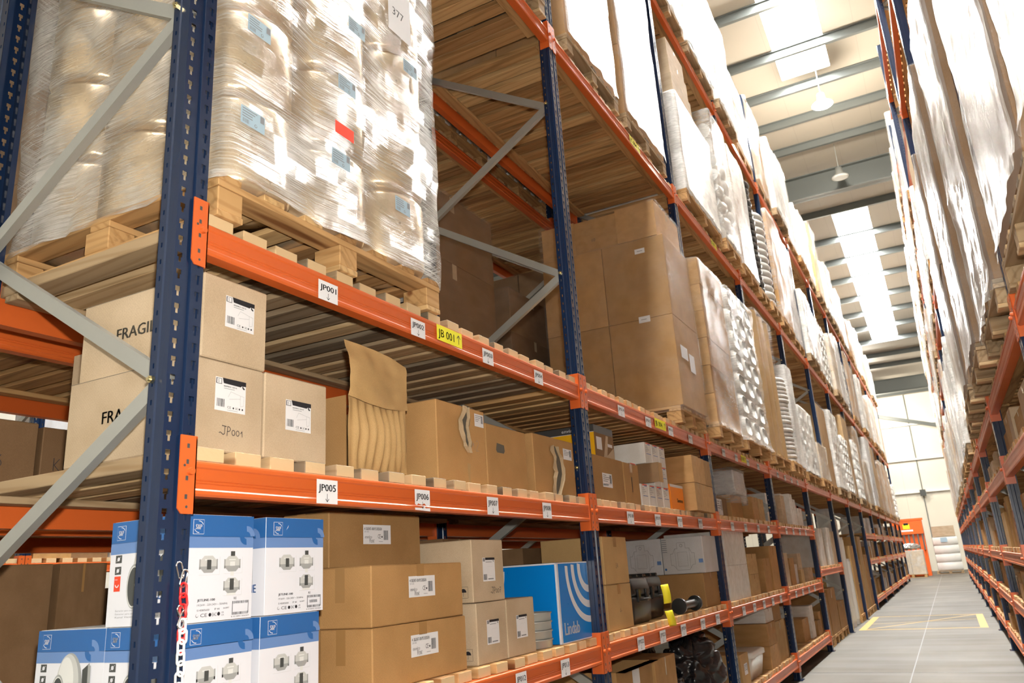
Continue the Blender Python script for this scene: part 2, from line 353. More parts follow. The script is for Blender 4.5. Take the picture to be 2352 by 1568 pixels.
# ------------------------------------------------------------------ setting
L = 2.8; NB = 13
def zroof(y): return 1.33 + 13.8 - 0.1 * (y + 1.41)
def struct(mb, name, **k): return tag(mb.build(name, **k), kind='structure')
m = MB(); m.box(-14, 12, -9, 50.2, -0.2, 0, 'concrete'); struct(m, 'floor')
m = MB()
for x in (-4.5, 1.1, 6.7):
    m.box(x - 0.006, x + 0.006, -9, 50, -0.001, 0.0015, 'fan_dark')
for y in (3, 9, 21, 27, 33, 39): m.box(-14, 12, y - 0.006, y + 0.006, -0.001, 0.0015, 'fan_dark')
struct(m, 'trim_1')
m = MB()
f = Face(m, (0, 0, 0.002), (1, 0, 0), (0, 1, 0), (0, 0, 1))
f.rect(0.04, 14.35, 2.03, 14.43, 'floor_yellow', 0)
f.rect(0.04, 17.3, 2.03, 17.38, 'floor_yellow', 0); f.rect(0.04, 14.43, 0.16, 17.3, 'floor_yellow', 0); f.rect(1.91, 14.43, 2.03, 17.3, 'floor_yellow', 0)
f.line(0.16, 14.5, 1.9, 17.25, 0.05, 'floor_yellow', 0); f.line(0.16, 15.6, 1.9, 16.2, 0.04, 'floor_yellow', 0)
struct(m, 'trim_2')
# roof: insulated panels with openings for the skylights
SKY = [(0.12, 1.3, -5.0, 18.0), (0.25, 1.38, 25.8, 39.2)]
xs = sorted({-14.0, 12.0} | {a for s_ in SKY for a in s_[:2]}); ys = sorted({-9.0, 50.2} | {a for s_ in SKY for a in s_[2:]})
m = MB(); k = 0; sk = []
for a, b in zip(xs, xs[1:]):
    for c, d in zip(ys, ys[1:]):
        hole = any(s_[0] <= (a + b) / 2 <= s_[1] and s_[2] <= (c + d) / 2 <= s_[3] for s_ in SKY)
        vs = [(x, y, zroof(y) + t) for t in (0, 0.12) for x, y in ((a, c), (b, c), (b, d), (a, d))]
        fs = [(0, 3, 2, 1), (4, 5, 6, 7), (0, 1, 5, 4), (1, 2, 6, 5), (2, 3, 7, 6), (3, 0, 4, 7)]
        if not hole: m.add(vs, fs, 'roof_panel')
struct(m, 'ceiling')
for i, (a, b, c, d) in enumerate(SKY):
    m = MB(); m.add([(x, y, zroof(y) + t) for t in (0.03, 0.06) for x, y in ((a, c), (b, c), (b, d), (a, d))],
                    [(0, 3, 2, 1), (4, 5, 6, 7), (0, 1, 5, 4), (1, 2, 6, 5), (2, 3, 7, 6), (3, 0, 4, 7)], 'skylight_sheet')
    struct(m, 'window_%d' % (i + 1))
PUR = [3.6, 5.5, 7.4, 9.3, 11.2, 13.1, 15.0, 16.8, 18.3, 19.7, 21.1, 25.4, 27.6, 29.5, 31.4, 33.5, 35.4, 37.3, 39.3, 41.5, 43.3, 47.4, 49.0]
m = MB()
for y in PUR:
    z = zroof(y)
    m.prism_y  # purlins are Z sections running across the aisle
    pr = [(y - 0.07, z - 0.002), (y - 0.0, z - 0.002), (y + 0.0, z - 0.2), (y + 0.08, z - 0.2), (y + 0.08, z - 0.215), (y - 0.015, z - 0.215), (y - 0.015, z - 0.02), (y - 0.07, z - 0.02)]
    n = len(pr); vs = [(x, a, b) for x in (-14, 12) for a, b in pr]
    m.add(vs, [(i, (i + 1) % n, n + (i + 1) % n, n + i) for i in range(n)] + [list(range(n))[::-1], [n + i for i in range(n)]], 'steel_grey')
struct(m, 'trim_3')
m = MB()
for y, d in ((22.6, 0.75), (45.6, 0.75), (0.0, 0.75)):
    z = zroof(y) - 0.215
    m.box(-14, 12, y - 0.012, y + 0.012, z - d, z, 'steel_grey'); m.box(-14, 12, y - 0.16, y + 0.16, z - 0.03, z, 'steel_grey'); m.box(-14, 12, y - 0.16, y + 0.16, z - d, z - d + 0.03, 'steel_grey')
struct(m, 'trim_4')
m = MB()
m.box(-14, 12, 50.0, 50.2, 0, 10.05, 'wall_panel'); struct(m, 'wall_back')
m = MB(); m.box(-14.2, -14, -9, 50.2, 0, 15.9, 'wall_panel'); struct(m, 'wall_left')
m = MB(); m.box(12, 12.2, -9, 50.2, 0, 15.9, 'wall_panel'); struct(m, 'wall_right')
m = MB(); m.box(-14, 12, -9.2, -9, 0, 15.9, 'wall_panel'); struct(m, 'wall_front')
m = MB()
for z in (4.35, 6.2, 8.2): m.box(-14, 12, 49.85, 50.0, z - 0.05, z + 0.05, 'white_plastic')
for x in (-4.1, 0.9, 5.9): m.box(x - 0.02, x + 0.02, 49.95, 50.0, 0, 10, 'steel_grey')
m.add([(-3.6, 49.7, 9.9), (-3.6, 49.8, 9.9), (-3.6, 49.8, 9.7), (-3.6, 49.7, 9.7), (3.5, 49.7, 7.7), (3.5, 49.8, 7.7), (3.5, 49.8, 7.5), (3.5, 49.7, 7.5)],
      [(0, 1, 2, 3), (7, 6, 5, 4), (0, 4, 5, 1), (1, 5, 6, 2), (2, 6, 7, 3), (3, 7, 4, 0)], 'steel_grey')
m.box(0.75, 1.05, 49.7, 49.85, 4.1, 4.45, 'fan_dark')
struct(m, 'trim_5')
# high-bay lamps
def high_bay(x, y, z, label, lit=True, power=1100):
    t = tag(empty('high_bay_lamp', (x, y, z)), label, 'lamp', 'high bay lamps over the aisle')
    m = MB(); m.lathe([(0.0, 0.32), (0.09, 0.30), (0.11, 0.12), (0.24, 0.02), (0.25, 0.0)], 24, 'galvanised'); m.build('lamp_housing', t)
    m = MB(); m.lathe([(0.0, -0.03), (0.15, -0.025), (0.235, 0.0), (0.235, 0.01)], 24, 'lamp_lens' if lit else 'fan_pale'); m.build('lamp_lens', t)
    h = zroof(y) - z; m = MB(); m.cyl((0, 0, 0.3), (0, 0, h), 0.012, n=8, mat='galvanised'); m.build('hanging_rod', t)
    if lit:
        l = bpy.data.lights.new('lamp_light', 'POINT'); l.energy = power; l.color = (1, 0.93, 0.8); l.shadow_soft_size = 0.2
        o = bpy.data.objects.new('lamp_light', l); COL.objects.link(o); o.parent = t; o.location = (0, 0, -0.25)
high_bay(0.97, 17.5, 11.9, 'bright round high bay lamp hanging below the near skylight')
high_bay(0.9, 21.6, 11.75, 'small unlit round lamp hanging by the deep roof beam', False)
high_bay(0.9, 6.5, 12.9, 'added fill lamp hanging over the near end of the aisle')  # invented lamp above the view, added to brighten the aisle
high_bay(-0.65, 46.4, 8.9, 'lit lamp at the far top of the left rack near back wall', power=900)
high_bay(5.0, 44.0, 9.2, 'added fill lamp over the far end of the right rack', power=1000)  # made-up fill lamp behind the racks, lifts the far end
high_bay(-5.0, 44.0, 9.2, 'added fill lamp beyond the far end of the left rack', power=1000)  # its unseen twin on the left, also added for fill light

# ------------------------------------------------------------------ racking parts
PD = 0.07
def post_mesh(H, holes=True):
    """slotted omega post: front flange at x=0 facing +x, 0.1 wide, 0.07 deep"""
    m = MB()
    cols = [(-0.05, 0), (-0.040, 0.0), (-0.024, 0.0), (-0.010, 0.0), (-0.006, -0.008), (0.006, -0.008), (0.010, 0.0), (0.024, 0.0), (0.040, 0.0), (0.05, 0)]
    zs = []; n = int(H / 0.05)
    for i in range(n):
        b = i * 0.05; zs += [(b, 'n'), (b + 0.012, 's'), (b + 0.026, 'w'), (b + 0.040, 'n')]
    zs.append((n * 0.05, 'n'))
    # front flange
    def strip(pts, holecols, plane):
        vs = []; idx = {}
        for i, (z, k_) in enumerate(zs):
            for j, p in enumerate(pts):
                idx[i, j] = len(vs); vs.append(plane(p, z))
        fs = []
        for i in range(len(zs) - 1):
            for j in range(len(pts) - 1):
                if j in holecols and zs[i][1] == 'w' and holes: continue
                if j in holecols and zs[i][1] == 's' and holes:
                    continue
                fs.append((idx[i, j], idx[i, j + 1], idx[i + 1, j + 1], idx[i + 1, j]))
        m.add(vs, fs, 'blue_paint')
        if holes and plane is FP:   # lower half of each slot is narrower
            for i in range(len(zs) - 1):
                if zs[i][1] == 's':
                    for j in holecols:
                        (a, x0), (b, x1) = pts[j], pts[j + 1]; z0, z1 = zs[i][0], zs[i + 1][0]
                        w = (b - a) * 0.28
                        m.add([plane((a, x0), z0), plane((a + w, x0), z0), plane((a + w, x0), z1), plane((a, x0), z1)], [(0, 1, 2, 3)], 'blue_paint')
                        m.add([plane((b - w, x0), z0), plane((b, x0), z0), plane((b, x0), z1), plane((b - w, x0), z1)], [(0, 1, 2, 3)], 'blue_paint')
    FP = lambda p, z: (p[1], p[0], z)
    strip(cols, (1, 7), FP)
    # side webs: flat strip with a round bolt hole, a crease and a swaged return
    for s_ in (-1, 1):
        pts = [(0.0, 0.05), (-0.016, 0.05), (-0.020, 0.047), (-0.038, 0.047), (-0.043, 0.05), (-0.052, 0.05), (-0.058, 0.05), (-PD, 0.05)]
        SP = (lambda sg: (lambda p, z: (p[0], sg * p[1], z)))(s_)
        vs = []; idx = {}
        for i, (z, k_) in enumerate(zs):
            for j, p in enumerate(pts): idx[i, j] = len(vs); vs.append(SP(p, z))
        fs = []
        for i in range(len(zs) - 1):
            for j in range(len(pts) - 1):
                if j == 5 and zs[i][1] == 's' and holes: continue
                f_ = (idx[i, j], idx[i, j + 1], idx[i + 1, j + 1], idx[i + 1, j]); fs.append(f_ if s_ > 0 else f_[::-1])
        m.add(vs, fs, 'blue_paint')
        m.box(-PD, -PD + 0.002, min(s_ * 0.05, s_ * 0.03), max(s_ * 0.05, s_ * 0.03), 0, n * 0.05, 'blue_paint')
    return m
FD = 1.08
HOLED = post_mesh(9.0).build('post'); HOLED_ME = HOLED.data; bpy.data.objects.remove(HOLED)
def c_brace(a, b, w=0.045, d=0.028):
    """C channel between two points in the xz plane"""
    m = MB(); a = Vector(a); b = Vector(b); t = (b - a).normalized(); nrm = Vector((-t.z, 0, t.x)); yy = Vector((0, 1, 0))
    sec = [(-w / 2, 0), (w / 2, 0), (w / 2, d), (w / 2 - 0.009, d), (w / 2 - 0.009, 0.006), (0.006, 0.006), (0.003, 0.011), (-0.003, 0.011), (-0.006, 0.006), (-w / 2 + 0.009, 0.006), (-w / 2 + 0.009, d), (-w / 2, d)]
    n = len(sec); vs = [p + nrm * u + yy * (v - d / 2) for p in (a, b) for u, v in sec]
    m.add(vs, [(i, (i + 1) % n, n + (i + 1) % n, n + i) for i in range(n)] + [list(range(n))[::-1], [n + i for i in range(n)]], 'galvanised')
    return m
def make_frame():
    t = empty('upright_frame')
    tag(t, 'x', 'rack upright')
    for x, r in ((0, 0), (-FD, PI)):
        o = bpy.data.objects.new('post', HOLED_ME); COL.objects.link(o); o.parent = t; o.location = (x, 0, 0.004); o.rotation_euler = (0, 0, r); kid(t, o)
    for x in (-PD / 2, -FD + PD / 2):
        m = MB(); m.box(x - 0.06, x + 0.06, -0.075, 0.075, 0, 0.006, 'blue_paint'); kid(t, m.build('foot_plate', t))
    z = 0.70; front_ = True; F = -0.055; Rr = -FD + 0.055
    fr = [0.70 + 1.185 * i for i in range(7)]; re = [1.29 + 1.185 * i for i in range(7)]
    seq = []
    for i in range(7): seq += [(F, fr[i]), (Rr, re[i])]
    seq = [(Rr, 0.15)] + seq
    seq = [s_ for s_ in seq if s_[1] < 8.9]
    for i, ((xa, za), (xb, zb)) in enumerate(zip(seq, seq[1:])):
        dd = 0.014 if i % 2 else -0.014
        br = c_brace((xa, 0, za), (xb, 0, zb)); o = br.build('brace', t, loc=(0, dd, 0)); kid(t, o)
    m = MB()
    for xa, za in seq:
        m.cyl((xa, -0.06, za), (xa, -0.049, za), 0.011, n=6, mat='bolt_brass', smooth=False); m.cyl((xa, -0.066, za), (xa, -0.06, za), 0.006, n=8, mat='bolt_brass')
    kid(t, m.build('bolts', t))
    return t
FR0 = make_frame()
BP = [(-0.006, 0), (-0.001, -0.003), (0, -0.008), (0, -0.017), (-0.004, -0.021), (-0.004, -0.050), (-0.006, -0.052), (-0.004, -0.054), (-0.004, -0.058), (-0.006, -0.060), (-0.004, -0.062), (-0.004, -0.074), (0.0, -0.079), (0.0, -0.088), (-0.005, -0.094), (-0.05, -0.094), (-0.05, 0.0)]
def make_beam(flip=False):  # horizontal load beam of the racking with its end connectors
    t = tag(empty('load_beam'), 'x', 'shelf beam')
    m = MB(); m.prism_y(BP, 0.056, L - 0.056, 'orange_paint'); kid(t, m.build('beam_tube', t))
    for s_, y in ((1, 0.0), (-1, L)):
        m = MB()
        a, b = sorted((y + s_ * 0.003, y + s_ * 0.056)); c, d = sorted((y + s_ * 0.052, y + s_ * 0.056))
        zt, zb = 0.063, -0.142
        # front flange with chamfered outer lower corner
        oy = y + s_ * 0.003; iy = y + s_ * 0.056
        prof = [(oy, zt), (iy - s_ * 0.004, zt), (iy, zt - 0.012), (iy, zb), (oy + s_ * 0.012, zb), (oy, zb + 0.014)]
        if s_ < 0: prof = prof[::-1]
        vs = [(0.005, p, q) for p, q in prof] + [(0.001, p, q) for p, q in prof]; n = len(prof)
        m.add(vs, [list(range(n)), [n + i for i in range(n)][::-1]] + [((i + 1) % n, i, n + i, n + (i + 1) % n) for i in range(n)], 'orange_paint')
        m.box(-0.062, 0.005, c, d, zb, zt, 'orange_paint')
        for q in (0.035, -0.007, -0.05, -0.098):
            my = y + s_ * 0.027; m.box(0.0045, 0.0056, my - 0.004, my + 0.004, q - 0.006, q + 0.006, 'fan_dark')
        for q, my in ((-0.017, y + s_ * 0.018), (-0.124, y + s_ * 0.03)):
            m.cyl((0.0045, my, q), (0.0057, my, q), 0.0038, n=10, mat='fan_dark')
        kid(t, m.build('connector', t))
        m = MB(); my = y + s_ * 0.035; m.cyl((0.005, my, -0.032), (0.017, my, -0.032), 0.0095, n=14, mat='orange_paint'); m.cyl((0.017, my, -0.032), (0.0185, my, -0.032), 0.004, n=10, mat='orange_paint')
        kid(t, m.build('lock_pin', t))
    return t
BM0 = make_beam()
def make_deck(nm, seed):
    rr = random.Random(seed)
    t = tag(empty('slatted_deck'), 'x', 'shelf deck')
    m = MB()
    for i in range(19):
        w = 0.098 + rr.uniform(-0.006, 0.004); y = 0.062 + i * 0.1437 + rr.uniform(-0.004, 0.004)
        m.bbox(-FD - 0.012 + rr.uniform(-0.01, 0.01), -0.012 + rr.uniform(-0.012, 0.004), y, y + w, 0.0, 0.04, 'pine_x' if nm == 0 else 'aged_x', 0.0025, 'pine_end')
    kid(t, m.build('slats', t))
    for x in (-0.145, -FD + 0.075):
        m = MB(); m.bbox(x, x + 0.075, 0.065, L - 0.065, -0.024, -0.0005, 'pine_y' if nm == 0 else 'aged_y', 0.002); kid(t, m.build('batten', t))
    return t
DK = [make_deck(0, 3), make_deck(1, 5), make_deck(0, 8)]
def make_pallet(nm, w=1.0, d=1.18, seed=1):
    """w along y, d along x (back), origin at front-left-bottom, x from -d to 0"""
    rr = random.Random(seed); t = tag(empty('wooden_pallet'), 'x', 'pallet')
    wx, wy = ('pine_x', 'pine_y') if nm == 0 else ('aged_x', 'aged_y')
    m = MB()
    for i in range(3):
        y = (0, (w - 0.1) / 2, w - 0.1)[i]; m.bbox(-d, 0, y, y + 0.1, 0, 0.02, wx, 0.002)
    kid(t, m.build('bottom_boards', t))
    for i in range(3):
        for j in range(3):
            y = (0, (w - 0.1) / 2, w - 0.1)[i] + rr.uniform(0, 0.004); x = (0, -(d - 0.12) / 2, -(d - 0.12))[j] - rr.uniform(0, 0.004)
            m = MB(); m.bbox(x - 0.12, x, y, y + 0.096, 0.0205, 0.098, wx if (i + j) % 2 else wy, 0.003)
            kid(t, m.build('block', t))
    for j in range(3):
        m = MB(); x = (0, -(d - 0.12) / 2, -(d - 0.12))[j]; m.bbox(x - 0.1, x, 0, w, 0.0985, 0.12, wy, 0.002)
        kid(t, m.build('stringer_board', t))
    m = MB(); n = 7
    for i in range(n):
        y = i * (w - 0.09) / (n - 1); m.bbox(-d, 0, y, y + 0.09, 0.1205, 0.142, wx, 0.002)
    kid(t, m.build('top_boards', t))
    return t
PALH = 0.142
PALS = {}
def pallet(x, y, z, w, label, nm=0, d=1.18, group=None):
    k = (nm, round(w, 2), round(d, 2))
    if k not in PALS:
        PALS[k] = make_pallet(nm, w, d, len(PALS) + 2); o = PALS[k]; o.location = (x, y, z); o['label'] = label
    else: o = dup(PALS[k], (x, y, z), 0, label)
    if group: o['group'] = group
    return o
# unit carton used for cartons in the distance and inside loads
def carton_mesh(dx, dy, dz, mat, tape='tape', seam=True):
    """origin at front-bottom-near corner; extends to -x, +y, +z"""
    m = MB(); m.bbox(-dx, 0, 0, dy, 0, dz, mat, min(0.004, dy * 0.02))
    if seam:
        f = Face(m, (0, 0, dz), (-1, 0, 0), (0, 1, 0), (0, 0, 1)); f.rect(0.002, dy / 2 - 0.0012, dx - 0.002, dy / 2 + 0.0012, 'ink_brown', 1)
    if tape:
        w = min(0.025, dy * 0.12)
        f = Face(m, (0, 0, dz), (-1, 0, 0), (0, 1, 0), (0, 0, 1)); f.rect(0.0, dy / 2 - w, dx, dy / 2 + w, tape, 2)
        f = front(m, 0, 0, 0); f.rect(dy / 2 - w, dz * 0.78, dy / 2 + w, dz, tape, 1)
    return m
CM = {}
def carton(x, y, z, dx, dy, dz, label, mat='kraft', tape='tape', parent=None, name='carton', rot=0.0, group=None, cat='box', share=True, hscale=True):
    k = (mat, tape, name)
    if share:
        if k not in CM:
            o = carton_mesh(1.0, 1.0, 1.0, mat, tape).build(name); CM[k] = o.data; bpy.data.objects.remove(o)
        o = bpy.data.objects.new(name, CM[k]); COL.objects.link(o); o.scale = (dx, dy, dz)
    else: o = carton_mesh(dx, dy, dz, mat, tape).build(name)
    o.location = (x, y, z); o.rotation_euler = (0, 0, math.radians(rot))
    if parent: o.parent = parent
    else: tag(o, label, cat, group)
    return o

# ------------------------------------------------------------------ racks
LV = [0.227, 0.937, 1.674, 2.365, 4.807, 7.257]
LVN = {0.227: 'bottom shelf', 0.937: 'second shelf', 1.10: 'second shelf', 1.674: 'third shelf', 1.70: 'third shelf', 2.365: 'fourth level', 4.807: 'fifth level', 7.257: 'top level'}
_first = {'f': True, 'b': True, 'd': [True] * 3}
def frame(x, y, label, flip=False, group=None):
    if _first['f']: _first['f'] = False; o = FR0; o.location = (x, y, 0)
    else: o = dup(FR0, (x, y, 0), PI if flip else 0)
    if flip: o.rotation_euler = (0, 0, PI)
    o['label'] = label; o['group'] = group or 'upright frames of the racks'
    return o
def beam(x, y, z, label, back=False, group='orange beams of the racks'):
    """front beam of the bay starting at y; back=True turns it to face -x"""
    if _first['b']: _first['b'] = False; o = BM0
    else: o = dup(BM0)
    o.location = (x, y + (L if back else 0), z); o.rotation_euler = (0, 0, PI if back else 0); o['label'] = label; o['group'] = group
    return o
def deck(x, y, z, label, k=0, back=False):
    if _first['d'][k]: _first['d'][k] = False; o = DK[k]
    else: o = dup(DK[k])
    o.location = (x, y + (L if back else 0), z + 0.0005); o.rotation_euler = (0, 0, PI if back else 0); o['label'] = label; o['group'] = 'slatted pine decks of the racks'
    return o
def arrow(f, a, b, h, mat='ink', up=False, l=2):
    w = h * 0.09
    f.rect(a - w / 2, b, a + w / 2, b + h, mat, l)
    s = 1 if up else -1; t = b + h if up else b
    f.line(a, t, a - h * 0.32, t - s * h * 0.36, w, mat, l); f.line(a, t, a + h * 0.32, t - s * h * 0.36, w, mat, l)
def sticker(bm, text, y, z0, z1, yellow=False, w=None, torn=False):
    m = MB(); w = w or (0.2 if yellow else 0.1); h = z1 - z0
    f = front(m, 0.0006, y, z0 - (0 if True else 0)); 
    if torn: f.poly([(0, 0.021), (0.012, 0.017), (0.02, 0.024), (0.045, 0.019), (0.06, 0.026), (0.08, 0.014), (w, 0.02), (w, h), (0, h)], 'paper', 1); f.poly([(0.0, 0), (w, -0.003), (w, 0.009), (0.07, 0.007), (0.062, 0.016), (0.05, 0.008), (0.0, 0.008)], 'paper', 1)
    else: f.rect(0, 0, w, h, 'yellow_vinyl' if yellow else 'paper', 1)
    if yellow: f.text(text, 0.012, h * 0.25, h * 0.52, 'ink', 2, width=w * 0.62, bold=0.0006); arrow(f, w - 0.028, h * 0.2, h * 0.6, up=True)
    else:
        f.text(text, 0.009, h * 0.52, h * 0.30, 'ink', 2, width=w - 0.018, bold=0.0007)
        arrow(f, w / 2, h * 0.08, h * 0.33)
    o = m.build('location_label'); o.parent = bm; o.location = (0.0, 0, 0)
    o['label'] = ('yellow %s location sticker' if yellow else 'white %s location sticker') % text
    return o
BEAMS = {}
for i in range(NB + 1):
    frame(0, i * L, 'blue upright frame with grey braces, %s from the near end of the left rack' % ORD[i])
for b in range(NB):
    if b < 4: lv = LV
    elif b == 4: lv = [1.10] + LV[3:]
    elif b in (5, 6): lv = LV[3:]
    else: lv = [0.227, 1.10, 1.70] + LV[3:]
    for z in lv:
        n = LVN[z]
        BEAMS[b, z] = beam(0, b * L, z, 'orange front beam under the %s, %s bay of the left rack' % (n, ORD[b]))
        if b < 8: beam(-FD, b * L, z, 'orange rear beam under the %s, %s bay of the left rack' % (n, ORD[b]), True)
        deck(0, b * L, z, 'slatted pine deck of the %s, %s bay of the left rack' % (n, ORD[b]), 1 if (z == 2.365 and b == 0) or (z == 1.674 and b < 2) else (b + int(z)) % 2 * 2)
def stick(b, z, items, zz):
    for t, y in items:
        sticker(BEAMS[b, z], t, y - b * L, zz[0] - z, zz[1] - z, w=0.1 if b == 0 else 0.12, torn=(t == 'JP006'))
stick(0, 2.365, [('JP001', 0.529), ('JP002', 1.07), ('JP003', 1.635), ('JP004', 2.165)], (2.268, 2.338))
stick(0, 1.674, [('JP005', 0.528), ('JP006', 1.065), ('JP007', 1.605), ('JP008', 2.15)], (1.582, 1.658))
stick(0, 0.937, [('JP010', 0.66), ('JP011', 1.22), ('JP012', 1.772), ('JP013', 2.227)], (0.846, 0.922))
stick(1, 2.365, [('JP014', 3.37), ('JP015', 3.91), ('JP016', 4.44), ('JP017', 4.98)], (2.268, 2.338))
stick(1, 1.674, [('JP018', 3.34), ('JP019', 3.88), ('JP020', 4.40), ('JP021', 4.96)], (1.582, 1.658))
stick(1, 0.937, [('JP022', 3.3), ('JP023', 3.72), ('JP024', 4.18), ('JP025', 4.68), ('JP026', 5.12)], (0.846, 0.922))
stick(2, 2.365, [('JP027', 6.1), ('JP028', 6.62), ('JP029', 7.15), ('JP030', 7.68)], (2.268, 2.338))
stick(2, 1.674, [('JP031', 6.05), ('JP032', 6.6), ('JP033', 7.2), ('JP034', 7.75)], (1.582, 1.658))
stick(2, 0.937, [('JP035', 6.05), ('JP036', 6.5), ('JP037', 6.95), ('JP038', 7.4), ('JP039', 7.85)], (0.846, 0.922))
for b, s in ((3, 40),):
    for z, zz in ((2.365, (2.268, 2.338)), (1.674, (1.582, 1.658)), (0.937, (0.846, 0.922))):
        stick(b, z, [('JP0%02d' % (s + k), b * L + 0.45 + 0.5 * k) for k in range(4)], zz); s += 4
sticker(BEAMS[0, 2.365], 'JB 001', 1.257, -0.074, -0.006, True)
sticker(BEAMS[1, 2.365], 'JB 004', 4.12 - L, -0.078, -0.006, True, 0.26)
sticker(BEAMS[2, 2.365], 'JB 007', 6.9 - L * 2, -0.078, -0.006, True, 0.24)
sticker(BEAMS[1, 4.807], 'JC 004', 4.32 - L, -0.078, -0.006, True, 0.26)
sticker(BEAMS[2, 4.807], 'JC 007', 6.95 - L * 2, -0.078, -0.006, True, 0.26)
# second rack, back to back with the left one
X2 = -FD - 0.22
for i in range(8):
    frame(X2, i * L, 'blue upright frame behind the left rack, %s from the near end' % ORD[i])
for b in range(7):
    for z in LV[(1 if b < 3 else 3):5]:
        beam(X2, b * L, z, 'orange beam under the %s of the rack behind, %s bay, nearer side' % (LVN[z], ORD[b]))
        beam(X2 - FD, b * L, z, 'orange beam under the %s of the rack behind, %s bay, far side' % (LVN[z], ORD[b]), True)
        deck(X2, b * L, z, 'slatted deck of the %s in the rack behind, %s bay' % (LVN[z], ORD[b]), 0)
X3 = X2 - FD - 2.9
for i in range(4):
    frame(X3, i * L, 'blue upright frame across the far aisle, %s from the near end' % ORD[i])
for b in range(3):
    for z in (0.937, 1.674, 2.365):
        beam(X3, b * L, z, 'orange beam under the %s across the far aisle, %s bay' % (LVN[z], ORD[b]))
        deck(X3, b * L, z, 'slatted deck of the %s across the far aisle, %s bay' % (LVN[z], ORD[b]), 2)
# right rack, facing the aisle from the other side
XR = 2.17; YR = -0.15
RLV = [0.30, 0.78, 1.24, 1.87, 2.33, 4.72, 6.35, 8.10]
RN = {0.30: 'bottom shelf', 0.78: 'second shelf', 1.24: 'third shelf', 1.87: 'fourth shelf', 2.33: 'fifth level', 4.72: 'sixth level', 6.35: 'seventh level', 8.10: 'top level'}
for i in range(14):
    frame(XR, YR + i * L, 'blue upright frame of the right rack, %s from the near end' % ORD[i], True)
for b in range(13):
    for z in RLV:
        beam(XR, YR + b * L, z, 'orange aisle beam under the %s, %s bay of the right rack' % (RN[z], ORD[b]), True)
        if b < 3: beam(XR + FD, YR + b * L, z, 'orange outer beam under the %s, %s bay of the right rack' % (RN[z], ORD[b]))
        deck(XR, YR + b * L, z, 'slatted pine deck of the %s, %s bay of the right rack' % (RN[z], ORD[b]), (b + int(z)) % 2 * 2, True)

# ------------------------------------------------------------------ unit loads
def ring(w, d, r, n=5, dense_=True):
    """rounded rectangle outline, x from 0 to -d, y 0..w, with outward normals"""
    out = []
    for cx, cy, a0 in ((-r, w - r, 0), (-d + r, w - r, 90), (-d + r, r, 180), (-r, r, 270)):
        for i in range(n + 1):
            t = math.radians(a0 + 90 * i / n); out.append((cx + r * math.cos(t), cy + r * math.sin(t), math.cos(t), math.sin(t)))
    if not dense_: return out
    dense = []
    for i, p in enumerate(out):
        q = out[(i + 1) % len(out)]; dist = math.hypot(q[0] - p[0], q[1] - p[1]); k = max(1, int(dist / 0.05))
        for j in range(k):
            s = j / k; nx, ny = p[2] * (1 - s) + q[2] * s, p[3] * (1 - s) + q[3] * s
            dense.append((p[0] * (1 - s) + q[0] * s, p[1] * (1 - s) + q[1] * s, nx, ny))
    return dense
def film_shell(w, d, z0, z1, r=0.05, amp=0.012, bulge=None, mat='film', seed=0, step=0.05, topfold=0.12, skirt=0.0, lit_mat=None):
    m = MB(); base_ = ring(w, d, r); zs = []; z = z0
    while z < z1: zs.append(z); z += step
    zs.append(z1)
    vs = []; n = len(base_)
    for z in zs:
        for x, y, nx, ny in base_:
            dsp = amp * (noise.noise(Vector((x * 2.5 + seed * 7.1, y * 2.5, z * 2.8))) + 0.45 * noise.noise(Vector((x * 9 + seed, y * 9, z * 16))))
            if bulge: dsp += bulge(x, y, z, nx, ny)
            if skirt and z < z0 + 0.08: dsp += skirt * (1 - (z - z0) / 0.08) * (0.5 + noise.noise(Vector((x * 8, y * 8, seed))))
            vs.append((x + nx * dsp, y + ny * dsp, z + (0.02 * noise.noise(Vector((x * 4, y * 4, seed))) if z == z0 else 0)))
    if topfold:
        for k, f in ((1, 0.35), (2, 1.0)):
            for x, y, nx, ny in base_: vs.append((x - nx * topfold * f, y - ny * topfold * f, z1 + 0.012 * k + 0.01 * noise.noise(Vector((x * 9, y * 9, seed)))))
    R_ = len(vs) // n
    F = [(j * n + i, j * n + (i + 1) % n, (j + 1) * n + (i + 1) % n, (j + 1) * n + i) for j in range(R_ - 1) for i in range(n)]
    m.add(vs, F, mat, True)
    if lit_mat:   # aisle light painted in: whiter film colour on the face towards the aisle
        k = m.mi(lit_mat)
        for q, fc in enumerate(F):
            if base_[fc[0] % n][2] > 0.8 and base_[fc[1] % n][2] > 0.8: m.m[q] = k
    return m
plain('roll_foil', (0.62, 0.49, 0.33), 0.3, 0.6, bump=1.0, bscale=30)
def rolls(t, w, d, z0, z1, nx, ny, nt, mat='roll_foil'):
    dw = w / ny; dd = d / nx; h = (z1 - z0) / nt; r = min(dw, dd) * 0.5
    m = MB(); m.lathe([(0, 0.004), (r * 0.55, 0.0), (r * 0.92, 0.006), (r, 0.03), (r * 1.0, h * 0.5), (r, h - 0.035), (r * 0.9, h - 0.008), (r * 0.55, h), (0.0, h)], 20, mat)
    me = None; cnt = 0
    for k in range(nt):
        for i in range(nx):
            for j in range(ny):
                if 0 < i and 0 < j < ny - 1 and k < nt - 1: continue
                if me is None: o = m.build('roll', t); me = o.data
                else: o = bpy.data.objects.new('roll', me); COL.objects.link(o); o.parent = t
                o.location = (-(i + 0.5) * dd, (j + 0.5) * dw, z0 + k * h); cnt += 1
